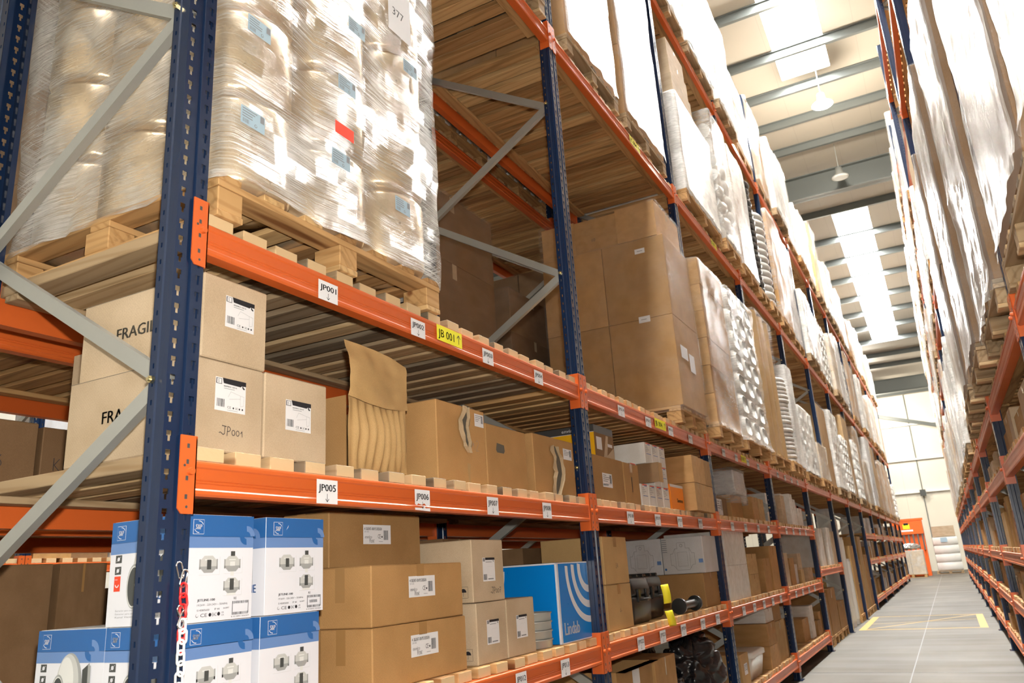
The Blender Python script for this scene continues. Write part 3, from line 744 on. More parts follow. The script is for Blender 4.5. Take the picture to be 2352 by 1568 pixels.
def load(kind, x, y, z, w, d, h, label, cat='wrapped load', group=None, seed=0, detail=True, rot=0, **k):
    t = tag(empty('wrapped_load' if kind != 'bare' else 'carton_stack', (x, y, z), math.radians(rot)), label, cat, group)
    rr = random.Random(seed)
    if kind in ('cartons', 'bare', 'tiers'):
        ny = k.get('ny', 2); nz = k.get('nz', 3); nx = 2; mat = k.get('mat', 'kraft'); z_ = 0
        if not detail:
            m = MB()
            for q in range(nz):
                for j in range(ny):
                    m.bbox(-d + 0.002, -rr.uniform(0.004, 0.02), j * w / ny + 0.002, (j + 1) * w / ny - 0.002, q * h / nz, (q + 1) * h / nz - 0.003, mat, 0.006)
            m.build('cartons', t)
        else:
            for q in range(nz):
                for j in range(ny):
                    for i in range(nx):
                        carton(-i * d / nx - rr.uniform(0.002, 0.012), j * w / ny + 0.002, q * h / nz + 0.0005, d / nx - 0.014, w / ny - 0.004, h / nz - 0.002, None, mat, k.get('tape', 'clear_tape'), t)
    elif kind == 'rolls': rolls(t, w, d, 0, h, 3, 3, k.get('nz', 5))
    elif kind == 'bags':
        m = MB(); nz = k.get('nz', 8)
        for q in range(nz):
            for j in range(3):
                vs = []; n = 14; cy = (j + 0.5) * w / 3; cz = (q + 0.5) * h / nz; a = w / 6 * 0.98; b_ = h / nz * 0.52
                for xx in (-0.005, -0.03, -d + 0.03, -d + 0.005):
                    s = 0.7 if xx in (-0.005, -d + 0.005) else 1
                    for i in range(n):
                        t_ = 2 * PI * i / n; c, s2 = math.cos(t_), math.sin(t_); vs.append((xx, cy + a * s * abs(c) ** 0.5 * (1 if c > 0 else -1), cz + b_ * s * abs(s2) ** 0.7 * (1 if s2 > 0 else -1)))
                m.add(vs, [(jj * n + i, jj * n + (i + 1) % n, (jj + 1) * n + (i + 1) % n, (jj + 1) * n + i) for jj in range(3) for i in range(n)] + [list(range(n)), [3 * n + i for i in range(n)][::-1]], k.get('mat', 'white_bag'), True)
        m.build('sacks', t)
    elif kind == 'coils':
        R_ = min(w, d) / 2; tr = k.get('tr', 0.055); n = int(h / (2 * tr)); me = None
        for q in range(n):
            if me is None:
                m = MB(); pts = [( (R_ - tr) * math.cos(a), (R_ - tr) * math.sin(a), 0) for a in [2 * PI * i / 28 for i in range(28)]]
                m.tube(pts, tr, 8, k.get('mat', 'hose_white'), True)
                pts2 = [((R_ - 3 * tr) * math.cos(a), (R_ - 3 * tr) * math.sin(a), 0) for a in [2 * PI * i / 24 for i in range(24)]]; m.tube(pts2, tr, 6, k.get('mat', 'hose_white'), True)
                o = m.build('coil', t); me = o.data
            else: o = bpy.data.objects.new('coil', me); COL.objects.link(o); o.parent = t
            o.location = (-R_ + rr.uniform(-0.01, 0.01), R_ + rr.uniform(-0.01, 0.01), tr + q * 2 * tr)
        return t
    elif kind == 'tubes':
        m = MB(); ny = k.get('ny', 4)
        for j in range(ny):
            r = w / ny / 2; m.cyl((-r, (2 * j + 1) * r, 0), (-r, (2 * j + 1) * r, h), r * 0.99, n=20, mat=k.get('mat', 'kraft')); m.cyl((-3 * r, (2 * j + 1) * r, 0), (-3 * r, (2 * j + 1) * r, h), r * 0.99, n=16, mat='kraft')
        m.build('cardboard_tubes', t)
    elif kind == 'hoses':
        m = MB(); rows = int(h / 0.2)
        for q in range(rows):
            zc = 0.1 + q * 0.2; pts = []
            for i in range(25):
                a = i / 24; pts.append((-0.1 - 0.02 * math.sin(a * 9 + q), 0.09 + a * (w - 0.18), zc + 0.02 * math.sin(a * 14 + q)))
            m.tube(pts, 0.095, 10, 'hose_white'); m.tube([(p[0] - 0.25, p[1], p[2]) for p in pts], 0.095, 6, 'hose_white')
        m.build('hoses', t)
    fm = k.get('film', 'film')
    if fm:
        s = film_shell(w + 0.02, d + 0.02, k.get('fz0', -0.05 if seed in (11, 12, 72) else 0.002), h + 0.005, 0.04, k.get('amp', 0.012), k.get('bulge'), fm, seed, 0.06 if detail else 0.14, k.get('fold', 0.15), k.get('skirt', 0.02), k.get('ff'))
        o = s.build('stretch_wrap', t, loc=(0.012, -0.01, 0))
    return t
P3 = 2.4055; P4 = 4.8475; P5 = 7.2975
# first bay: wrapped load of rolls on a pallet
pallet(0.005, 0.085, P3, 1.2, 'pale pine pallet under the wrapped rolls at the near end of the left rack', 0, 1.12)
def rbulge(x, y, z, nx, ny):
    c = 0.0
    if abs(nx) > 0.5: c = abs(math.sin(PI * y / 0.4)) ** 0.8
    elif abs(ny) > 0.5: c = abs(math.sin(PI * (-x) / 0.373)) ** 0.6
    q = abs(math.sin(PI * z / 0.335)) ** 0.5
    return -0.016 + 0.016 * c + 0.007 * q
t0 = load('rolls', 0.025, 0.088, P3 + PALH, 1.2, 1.12, 2.01, 'tall stretch wrapped load of foil duct rolls on the nearest pallet, with red sticker', seed=3, nz=6, bulge=rbulge, amp=0.02, film='film_roll', skirt=0.03, fz0=-0.03)
def rl(cy, cz, w=0.1, h=0.062, red=False, rot=0):
    m = MB(); f = front(m, 0.0, cy - w / 2, cz - h / 2); rr = random.Random(int(cy * 1000))
    if red: f.rect(0, 0, w, h, 'label_red'); m.build('roll_label', t0, loc=(0.03, 0, 0))['label'] = 'red sticker'; return
    f.rect(0, 0, w, h, 'label_blue')
    for i in range(4): f.rect(0.006, h - 0.010 - i * 0.009, w * rr.uniform(0.45, 0.7), h - 0.0065 - i * 0.009, 'ink_grey', 2)
    f.barcode(0.008, 0.006, 0.035, 0.02, 'ink_grey', 2); f.disc(w * 0.62, 0.013, 0.006, 'ink_grey', 2, 10); f.disc(w * 0.62, 0.013, 0.004, 'label_blue', 3, 10); f.rect(w * 0.8, h * 0.55, w * 0.97, h * 0.95, 'ink_grey', 2); m.build('roll_label', t0, loc=(0.03, 0, 0))['label'] = 'pale blue sticker'
for cy, cz in ((0.16, 3.09), (0.145, 2.745), (0.60, 3.125), (0.565, 2.80), (0.94, 2.765), (0.66, 3.42), (1.02, 3.45)): rl(cy - 0.07, cz - P3 - PALH)
rl(0.585 - 0.07, 2.925 - P3 - PALH, 0.105, 0.05, True)
m = MB(); f = front(m, 0, 0.80, 1.02); f.rect(0, 0, 0.16, 0.24, 'paper'); f.text('377', 0.03, 0.09, 0.04, 'ink')
m.build('roll_label', t0, loc=(0.03, 0, 0))['label'] = 'white paper sheet'
# other big loads of the left rack, fourth level
def ld(kind, lev, y, w, h, label, pn=0, x=0.03, d=1.15, plabel=None, **k):
    pallet(x, y, lev, w, plabel or ('pallet under the ' + label), pn, d, 'pallets on the racks')
    return load(kind, x, y + 0.005, lev + PALH, w - 0.01, d, h, label, **k)
t1 = empty('wrapped_load', (0.055, 4.76, P3 + PALH)); tag(t1, 'big brown cartons wrapped in clear film, two tall tiers under a lower top tier', 'wrapped load')
pallet(0.03, 4.76, P3, 0.76, 'pale pallet under the big wrapped brown cartons beside the second post', 0, 1.16)
for q, (z, h) in enumerate(((0, 0.77), (0.772, 0.72))):
    carton(-0.0, 0.0, z, 0.56, 0.74, h, None, 'kraft', None, t1); carton(-0.565, 0.0, z, 0.58, 0.74, h, None, 'kraft', None, t1)
for i, (x, d) in enumerate(((-0.045, 0.36), (-0.41, 0.40), (-0.815, 0.33))): carton(x, 0.015 * i, 1.495, d, 0.72, 0.33 if i != 1 else 0.31, None, 'kraft', 'clear_tape', t1)
m = MB(); f = side(m, -0.29, -0.002, 0.74); f.rect(0, 0, 0.10, 0.055, 'paper'); f.rect(0.02, 0.025, 0.07, 0.03, 'ink_grey', 2)
f = side(m, -0.26, -0.002, 1.36); f.rect(0, 0, 0.09, 0.045, 'paper'); f.rect(0.02, 0.02, 0.07, 0.025, 'ink_grey', 2)
f = side(m, -0.64, -0.002, 1.58); f.text('10', 0, 0, 0.03, 'ink_brown'); f = side(m, -0.22, 0.013, 1.64); f.text('10', 0, 0, 0.03, 'ink_brown')
f = front(m, 0.003, 0.12, 0.42); f.rect(0, 0, 0.2, 0.11, 'paper'); f = front(m, 0.003, 0.36, 0.34); f.rect(0, 0, 0.16, 0.16, 'paper'); 
m.build('carton_labels', t1)
film_shell(0.76, 1.17, -0.05, 1.5, 0.012, 0.006, None, 'film_clear', 5, 0.05, 0.0, 0.02).build('stretch_wrap', t1, loc=(0.01, -0.012, 0))
film_shell(0.745, 1.13, 1.48, 1.83, 0.012, 0.006, None, 'film_clear', 6, 0.05, 0.1, 0.0).build('stretch_wrap', t1, loc=(-0.03, -0.01, 0))
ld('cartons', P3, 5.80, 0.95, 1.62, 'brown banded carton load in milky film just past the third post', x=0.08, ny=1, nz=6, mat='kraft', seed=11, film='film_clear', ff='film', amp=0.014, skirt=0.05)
ld('bags', P3, 6.90, 1.3, 1.66, 'bulging whitish sacks under film before the fourth post, fourth level', x=0.09, nz=7, seed=12, amp=0.03, skirt=0.05)
ld('tubes', P3, 8.55, 1.1, 1.85, 'tall golden cardboard tubes standing wrapped beyond the fourth post', x=0.07, ny=3, mat='kraft_golden', film='film_clear', seed=13)
ld('coils', P3, 9.75, 0.75, 1.2, 'stack of thin silver coils beside the tall cardboard tubes', x=0.09, d=0.75, tr=0.03, seed=14)
ld('cartons', P3, 10.55, 0.55, 1.5, 'narrow grey wrapped stack before the fifth post, fourth level', x=0.05, ny=1, nz=4, mat='grey_board', film='film_milky', seed=15)
ld('bags', P3, 11.5, 1.35, 1.05, 'low rounded white wrapped load beyond the fifth post, fourth level', x=0.02, nz=5, film='film_milky', seed=16)
ld('cartons', P3, 12.9, 1.0, 0.6, 'short pale wrapped cartons, fourth level, fifth bay', x=0.06, ny=2, nz=2, mat='kraft_pale', seed=17)
# fifth level
ld('cartons', P4, 1.75, 0.95, 1.9, 'white filmed cartons above the first bay, fifth level, by the second post', 1, 0.02, ny=2, nz=4, mat='kraft', seed=21, film='film_milky')
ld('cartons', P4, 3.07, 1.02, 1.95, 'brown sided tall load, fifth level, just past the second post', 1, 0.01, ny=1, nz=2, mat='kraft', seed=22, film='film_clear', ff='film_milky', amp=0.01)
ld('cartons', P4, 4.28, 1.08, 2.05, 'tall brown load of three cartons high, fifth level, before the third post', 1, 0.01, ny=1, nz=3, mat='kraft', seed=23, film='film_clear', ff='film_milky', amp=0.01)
tB = ld('cartons', P4, 5.95, 1.45, 1.15, 'white carton tiers in glossy film, fifth level, past the third post', 0, 0.04, ny=3, nz=5, mat='white_board', seed=24, film='film_milky')
for q in range(3):
    carton(-0.01 - 0.01 * q, 0.05 + 0.02 * q, 1.17 + q * 0.24, 1.0, 0.75 - 0.05 * q, 0.235, None, 'kraft_pale', 'clear_tape', tB)
ld('hoses', P4, 7.5, 0.8, 1.75, 'white corrugated hoses bagged in film, fifth level, by the fourth post', 0, 0.07, seed=25, film='film')
ld('tubes', P4, 8.5, 1.0, 1.75, 'wrapped kraft drums, fifth level, beyond the fourth post', 0, 0.05, ny=2, mat='kraft_golden', seed=26, film='film_milky')
ld('coils', P4, 9.6, 0.7, 1.8, 'stack of black coils, fifth level, fourth bay', 0, 0.05, d=0.7, tr=0.05, mat='hose_black', seed=27)
ld('coils', P4, 10.35, 0.75, 1.6, 'stack of white hose coils, fifth level, before the fifth post', 0, 0.07, d=0.75, tr=0.06, seed=28)
# generic wrapped loads further along; labels tell level, bay and place
KINDS = [('cartons', dict(ny=2, nz=4, mat='kraft')), ('cartons', dict(ny=2, nz=5, mat='white_board', film='film_milky')), ('bags', dict(nz=7, film='film_milky')), ('cartons', dict(ny=3, nz=6, mat='kraft_pale')),
         ('tubes', dict(ny=4, mat='kraft')), ('bags', dict(nz=6)), ('cartons', dict(ny=1, nz=2, mat='kraft_golden', film='film_clear')), ('cartons', dict(ny=2, nz=3, mat='grey_board'))]
KD = {'kraft': 'brown carton', 'white_board': 'white carton', 'kraft_pale': 'beige carton', 'kraft_golden': 'golden carton', 'grey_board': 'grey carton'}
rg = random.Random(99)
def auto(lev, y, w, h, where, x=0.03, sgn=1, pos='near'):
    i = rg.randrange(len(KINDS)); kind, kw = KINDS[i]
    nm = {'bags': 'wrapped sack load', 'tubes': 'wrapped cardboard tubes'}.get(kind) or KD[kw['mat']] + ' load'
    lab = '%s, %s half, %s' % (nm, pos, where)
    s = rg.randrange(1000)
    if sgn > 0:
        pallet(x, y, lev, w, 'pallet under the ' + lab, rg.randrange(2), 1.15, 'pallets on the racks'); load(kind, x, y + 0.01, lev + PALH, w - 0.02, 1.13, h, lab, seed=s, detail=False, amp=0.022, group='wrapped loads far down the racks', **kw)
    else:
        o = pallet(x, y, lev, w, 'pallet under the ' + lab, rg.randrange(2), 1.15, 'pallets on the racks'); o.rotation_euler = (0, 0, PI); o.location = (x, y + w, lev)
        load(kind, x, y + w - 0.01, lev + PALH, w - 0.02, 1.13, h, lab, seed=s, detail=False, amp=0.022, rot=180, group='wrapped loads far down the racks', **kw)
for b in range(NB):
    for lev, nm, hmax, st in ((P3, 'fourth level', 2.1, 5), (P4, 'fifth level', 2.1, 4), (P5, 'top level', 2.0, 1)):
        if b < st: continue
        for k in (0, 1):
            if b >= 1: auto(lev, b * L + 0.1 + k * 1.33, rg.uniform(1.1, 1.26), rg.uniform(0.6, 1.0) * hmax * 0.95, '%s, %s bay, left rack' % (nm, ORD[b]), rg.uniform(0.0, 0.09), 1, ('nearer', 'farther')[k])

# ------------------------------------------------------------------ goods on the lower shelves, first bay
D0, D1, D2 = 0.2685, 0.9785, 1.7155
def fan_icon(f, a, b, s, l=1, kind=0):
    """grey inline duct fan as printed: double cone body with dark box"""
    w, h = 0.5 * s, 0.36 * s
    body = [(-w, -h * 0.55), (-w * 0.8, -h * 0.55), (-w * 0.45, -h), (w * 0.45, -h), (w * 0.8, -h * 0.55), (w, -h * 0.55), (w, h * 0.55), (w * 0.8, h * 0.55), (w * 0.45, h), (-w * 0.45, h), (-w * 0.8, h * 0.55), (-w, h * 0.55)]
    f.poly([(a + x, b + y) for x, y in body], 'fan_light', l)
    f.poly([(a - w, b - h * 0.55), (a - w * 0.8, b - h * 0.55), (a - w * 0.45, b - h), (a + w * 0.45, b - h), (a + w * 0.8, b - h * 0.55), (a + w, b - h * 0.55), (a + w, b - h * 0.25), (a - w, b - h * 0.25)], 'fan_mid', l + 1)
    f.rect(a - w, b - h * 0.6, a - w * 0.86, b + h * 0.6, 'fan_mid', l + 1); f.rect(a + w * 0.86, b - h * 0.6, a + w, b + h * 0.6, 'fan_mid', l + 1)
    f.rect(a - w * 0.4, b + h * 0.45, a + w * 0.4, b + h * 0.6, 'fan_pale', l + 1)
    if kind == 0: f.rect(a - 0.09 * s, b - 0.22 * s, a + 0.14 * s, b + 0.19 * s, 'fan_dark', l + 2)
    if kind == 1:
        f.rect(a - 0.12 * s, b + h, a + 0.14 * s, b + h + 0.22 * s, 'fan_dark', l + 2); f.rect(a - 0.15 * s, b - 0.1 * s, a + 0.15 * s, b + 0.1 * s, 'fan_pale', l + 2); f.rect(a - 0.1 * s, b - h - 0.2 * s, a + 0.1 * s, b - h, 'fan_pale', l + 1); f.rect(a - 0.1 * s, b - 0.3 * s, a + 0.1 * s, b - 0.16 * s, 'fan_mid', l + 2)
    if kind == 2: f.rect(a - 0.13 * s, b - 0.2 * s, a + 0.12 * s, b + 0.32 * s, 'fan_dark', l + 2); f.rect(a - 0.3 * s, b - h - 0.07 * s, a + 0.25 * s, b - h + 0.02 * s, 'fan_pale', l + 2)
    f.lines([(a - w, b - h * 1.25), (a + w * 1.25, b - h * 1.25), (a + w * 1.25, b + h * 0.9)], 0.0005, 'fan_light', l)
def bands(f, w, h):
    f.rect(0, 0, w, h, 'print_white', 1); f.rect(0, h * 0.79, w, h, 'print_blue', 2); f.rect(0, h * 0.685, w, h * 0.795, 'print_sky', 2)
def logo(f, a, b, s):
    f.rect(a, b, a + s, b + s * 1.08, 'print_white', 3); f.rect(a + 0.001, b + 0.001, a + s - 0.001, b + s * 1.08 - 0.001, 'print_logo', 4)
    f.text('S&P', a + s * 0.22, b + s * 0.36, s * 0.38, 'print_white', 5, width=s * 0.56, bold=0.0005)
    f.arc(a + s * 0.5, b + s * 0.54, s * 0.40, s * 0.445, 25, 95, 'print_white', 5); f.arc(a + s * 0.5, b + s * 0.54, s * 0.40, s * 0.445, 205, 275, 'print_white', 5)
def swirl(f, a, b, s):
    f.arc(a, b, s * 0.42, s * 0.95, 0, 95, 'print_sky', 3); f.arc(a - s * 0.1, b, s * 0.25, s * 0.8, 180, 275, 'print_blue', 3)
def fan_box(x, y, z, label, w=0.243, h=0.278, d=0.292, rot=0.0, scratched=False):
    t = tag(empty('duct_fan_box', (x, y, z), math.radians(rot)), label, 'box', 'blue and white duct fan boxes')
    m = MB(); m.bbox(-d, 0, 0, w, 0, h, 'print_white', 0.002)
    m.box(-d + 0.004, -0.004, 0.004, w - 0.004, h, h + 0.0012, 'grey_board'); m.build('carton_body', t)
    m = MB(); f = front(m, 0.0, 0.0, 0.0); bands(f, w, h)
    logo(f, w * 0.12, h * 0.815, 0.036); swirl(f, w * 0.9, h * 0.80, 0.030)
    fan_icon(f, w * 0.35, h * 0.53, 0.062, 3, 0); fan_icon(f, w * 0.69, h * 0.53, 0.058, 3, 1); fan_icon(f, w * 0.69, h * 0.32, 0.058, 3, 2)
    f.text('JETLINE-100', w * 0.22, h * 0.188, 0.0062, 'ink', 3, width=w * 0.24, bold=0.0004); f.text('RE', w * 0.73, h * 0.185, 0.0068, 'ink', 3)
    f.text('19/26W - 220-240V ~ 50/60Hz', w * 0.22, h * 0.145, 0.0052, 'ink', 3, width=w * 0.42)
    f.text('5145805600', w * 0.22, h * 0.098, 0.0052, 'ink', 3, width=w * 0.17); f.text('IP 44', w * 0.46, h * 0.10, 0.0052, 'ink', 3, width=w * 0.07); f.text('262897', w * 0.58, h * 0.105, 0.004, 'ink', 3, width=w * 0.085)
    f.barcode(w * 0.71, h * 0.145, w * 0.95, h * 0.17, 'ink', 3, 4); f.barcode(w * 0.71, h * 0.04, w * 0.95, h * 0.065, 'ink', 3, 5); f.rect(w * 0.71, h * 0.05, w * 0.718, h * 0.17, 'ink', 3); f.rect(w * 0.945, h * 0.05, w * 0.952, h * 0.17, 'ink', 3)
    f.text('8 413893 356369', w * 0.70, h * 0.018, 0.0034, 'ink', 3, width=w * 0.26)
    if scratched: f.rect(w * 0.74, h * 0.085, w * 0.9, h * 0.125, 'print_white', 3); f.barcode(w * 0.75, h * 0.09, w * 0.89, h * 0.12, 'ink', 4, 8); f.poly([(w * 0.33, h * 0.87), (w * 0.36, h * 0.9), (w * 0.37, h * 0.925), (w * 0.35, h * 0.90)], 'print_white', 4)
    f.text('CE', w * 0.27, h * 0.045, 0.009, 'ink', 3, width=w * 0.09); f.disc(w * 0.225, h * 0.06, 0.0045, 'ink', 3, 14); f.disc(w * 0.225, h * 0.062, 0.0038, 'print_white', 4, 14); f.disc(w * 0.40, h * 0.06, 0.0048, 'ink', 3, 14); f.text('EAC', w * 0.43, h * 0.045, 0.009, 'ink', 3, width=w * 0.06)
    f.disc(w * 0.52, h * 0.062, 0.005, 'ink', 3, 12); f.text('UK', w * 0.56, h * 0.065, 0.0045, 'ink', 3); f.text('CA', w * 0.56, h * 0.042, 0.0045, 'ink', 3)
    m.build('front_print', t)
    m = MB(); f = side(m, -d, 0.0, 0.0); bands(f, d, h); logo(f, d * 0.08, h * 0.82, 0.036); swirl(f, d * 0.82, h * 0.79, 0.032)
    for i in range(3):
        zz = h * (0.60, 0.49, 0.33)[i]; hh = 0.021 if i < 2 else 0.040
        f.poly([(d * 0.08, zz), (d * 0.17, zz), (d * 0.17, zz + hh), (d * 0.08, zz + hh)], 'fan_dark' if i < 2 else 'print_red', 2)
        if i < 2: f.disc(d * 0.125, zz + hh / 2, 0.0055, 'print_white', 3, 12); f.line(d * 0.095, zz + 0.004, d * 0.155, zz + 0.017, 0.001, 'print_white', 3)
        else: f.arc(d * 0.125, zz + 0.018, 0.005, 0.008, 180, 360, 'print_white', 3); f.text('noise', d * 0.09, zz + 0.03, 0.004, 'print_white', 3)
    # the big fan picture: cone body, open mouth, terminal box
    cx, cy = d * 0.55, h * 0.46
    f.disc(cx - 0.008, cy + 0.004, 0.085, 'fan_mid', 3, 32, 1.0, 0.64); f.disc(cx - 0.014, cy + 0.006, 0.080, 'fan_light', 4, 32, 1.0, 0.60); f.disc(cx - 0.022, cy + 0.012, 0.066, 'fan_pale', 5, 30, 1.0, 0.52)
    f.poly([(cx - 0.075, cy - 0.06), (cx - 0.052, cy - 0.085), (cx + 0.0, cy - 0.088), (cx - 0.02, cy - 0.03), (cx - 0.05, cy + 0.03), (cx - 0.08, cy - 0.0)], 'fan_light', 5)
    f.disc(cx - 0.052, cy - 0.025, 0.052, 'fan_mid', 6, 28, 1.12, 0.56); f.disc(cx - 0.053, cy - 0.026, 0.049, 'fan_pale', 6.5, 28, 1.1, 0.53); f.disc(cx - 0.052, cy - 0.026, 0.046, 'fan_dark', 7, 28, 1.1, 0.53); f.disc(cx - 0.040, cy - 0.022, 0.008, 'fan_mid', 8, 14)
    f.poly([(cx + 0.047, cy + 0.045), (cx + 0.075, cy + 0.062), (cx + 0.078, cy - 0.045), (cx + 0.05, cy - 0.055)], 'fan_dark', 5); f.poly([(cx + 0.07, cy + 0.06), (cx + 0.082, cy + 0.055), (cx + 0.084, cy - 0.038), (cx + 0.074, cy - 0.045)], 'fan_mid', 6)
    f.text('JETLINE', d * 0.58, h * 0.235, 0.024, 'print_logo', 3, width=0.088, bold=0.0008)
    for i, s_ in enumerate(('Extractor para conductos - Ventilateur de gaine', 'Extractor para conductas - Kanaalventilator', 'Kanal Ventilator - Kanalflakt')): f.text(s_, d * 0.13, h * (0.14 - 0.03 * i), 0.0045, 'ink_grey', 3, width=d * 0.6)
    m.build('end_print', t)
    return t
fan_box(-0.048, 0.078, D1, 'blue and white duct fan box, bottom row at the nearest post, hidden partly by chain')
fan_box(-0.052, 0.355, D1, 'blue and white duct fan box, bottom row, beside the brown cartons', rot=-0.6)
fan_box(-0.347, 0.082, D1, 'blue and white duct fan box, bottom row, farthest from the aisle', rot=0.8)
fan_box(-0.050, 0.072, D1 + 0.281, 'blue and white duct fan box, upper row, directly beside the nearest post', rot=-0.5)
fan_box(-0.052, 0.369, D1 + 0.281, 'blue and white duct fan box, upper row, with scratch on its blue band', rot=-1.5, scratched=True)
fan_box(-0.349, 0.36, D1, 'blue and white duct fan box hidden at the back of the bottom row')

def flabel(parent, y, z, w, h, kind, seed=0, txt=None, x=0.0):
    m = MB(); f = front(m, x, y, z); f.rect(0, 0, w, h, 'paper')
    if kind == 'hood':
        f.poly([(w * 0.22, h), (w, h * 1.0), (w, h * 0.86), (w * 0.86, h * 0.86), (w * 0.82, h * 0.82), (w * 0.26, h * 0.84)], 'ink', 2); f.rect(0.002, h * 0.8, w * 0.2, h * 0.97, 'ink', 2); f.rect(0.0045, h * 0.815, w * 0.18, h * 0.955, 'paper', 3); f.text('S', w * 0.07, h * 0.84, h * 0.09, 'ink', 4)
        f.arc(w * 0.93, h * 0.83, 0.002, 0.007, 150, 300, 'ink', 3)
        f.text('RESPIRO 150 N', w * 0.27, h * 0.74, h * 0.042, 'ink', 2, width=w * 0.42, bold=0.0002); f.rect(w * 0.27, h * 0.685, w * 0.62, h * 0.70, 'ink_grey', 2)
        f.lines([(w * 0.42, h * 0.45), (w * 0.50, h * 0.62), (w * 0.82, h * 0.55), (w * 0.95, h * 0.53), (w * 0.93, h * 0.25), (w * 0.83, h * 0.22), (w * 0.82, h * 0.45), (w * 0.45, h * 0.38)], 0.0006, 'ink_grey'); f.lines([(w * 0.82, h * 0.55), (w * 0.82, h * 0.45)], 0.0006, 'ink_grey')
        f.barcode(w * 0.06, h * 0.12, w * 0.32, h * 0.36, 'ink', 2, seed); f.text('CE', w * 0.40, h * 0.1, h * 0.075, 'ink', 2, width=w * 0.12); f.disc(w * 0.60, h * 0.13, 0.003, 'ink', 2, 10); f.text('EAC', w * 0.67, h * 0.1, h * 0.07, 'ink', 2, width=w * 0.08); f.disc(w * 0.80, h * 0.13, 0.003, 'ink', 2, 8); f.disc(w * 0.9, h * 0.13, 0.003, 'ink', 2, 8); f.rect(w * 0.4, h * 0.045, w * 0.75, h * 0.055, 'ink_grey', 2)
    elif kind == 'silent':
        f.text('4', w * 0.03, h * 0.72, h * 0.15, 'ink', 2); f.text('SILENT-100 PS DESIGN', w * 0.1, h * 0.72, h * 0.15, 'ink', 2, width=w * 0.56, bold=0.0002); f.text('230V~50Hz', w * 0.04, h * 0.6, h * 0.08, 'ink_grey', 2, width=w * 0.16)
        f.text('enviro', w * 0.06, h * 0.30, h * 0.17, 'ink', 2, width=w * 0.24, bold=0.0008, slant=0.2); f.text('Vent', w * 0.2, h * 0.08, h * 0.24, 'ink', 2, width=w * 0.18, bold=0.0009, slant=0.2); f.text('enviro', w * 0.065, h * 0.305, h * 0.16, 'paper', 3, width=w * 0.23, slant=0.2); f.text('Vent', w * 0.205, h * 0.09, h * 0.22, 'paper', 3, width=w * 0.17, slant=0.2)
        f.text('CE', w * 0.52, h * 0.3, h * 0.22, 'ink', 2, width=w * 0.1); f.disc(w * 0.67, h * 0.38, 0.004, 'ink', 2, 10); f.barcode(w * 0.73, h * 0.22, w * 0.9, h * 0.72, 'ink', 2, 3); f.rect(w * 0.55, h * 0.12, w * 0.7, h * 0.14, 'ink_grey', 2)
    elif kind == 'tall':
        f.rect(w * 0.22, h * 0.9, w, h, 'ink', 2); f.rect(w * 0.03, h * 0.84, w * 0.2, h * 0.98, 'ink_grey', 2); f.rect(w * 0.25, h * 0.80, w * 0.75, h * 0.825, 'ink_grey', 2); f.arc(w * 0.9, h * 0.87, 0.001, 0.005, 150, 290, 'ink', 3)
        f.lines([(w * 0.4, h * 0.25), (w * 0.4, h * 0.62), (w * 0.85, h * 0.62), (w * 0.88, h * 0.2), (w * 0.4, h * 0.25)], 0.0005, 'fan_light'); f.barcode(w * 0.05, h * 0.06, w * 0.33, h * 0.3, 'ink', 2, 5); f.rect(w * 0.4, h * 0.07, w * 0.85, h * 0.12, 'ink_grey', 2)
    else:
        for i in range(4): f.rect(w * 0.08, h * (0.82 - i * 0.14), w * (0.4 + 0.13 * ((i * 7 + seed) % 4)), h * (0.87 - i * 0.14), 'ink_grey', 2)
        f.barcode(w * 0.72, h * 0.3, w * 0.93, h * 0.9, 'ink', 2, seed)
        if txt: f.text(txt, w * 0.06, h * 0.1, h * 0.2, 'ink_grey', 2, width=w * 0.5, bold=0.0004)
    o = m.build('shipping_label', parent); o['label'] = 'white printed label'; return o
def ctn(x, y, z, dx, dy, dz, label, mat='kraft', tape='tape', rot=0.0, name='carton', group=None, body=None):
    """carton as an empty with a body, for cartons that carry labels or writing"""
    t = tag(empty(name, (x, y, z), math.radians(rot)), label, 'box', group)
    m = carton_mesh(dx, dy, dz, mat, tape) if body is None else body
    o = m.build('carton_body', t); return t
def marker(parent, y, z, strokes, s, w=0.0022, x=0.0, onside=False, mat='marker'):
    m = MB(); f = (side if onside else front)(m, x if not onside else y, y if not onside else x, z)
    for st in strokes: f.lines([(a * s, b * s) for a, b in st], w, mat, 2)
    o = m.build('handwriting', parent); o['label'] = 'black marker handwriting'; return o
def arcp(cx, cy, rx, ry, a0, a1, n=9): return [(cx + rx * math.cos(math.radians(a0 + (a1 - a0) * i / n)), cy + ry * math.sin(math.radians(a0 + (a1 - a0) * i / n))) for i in range(n + 1)]
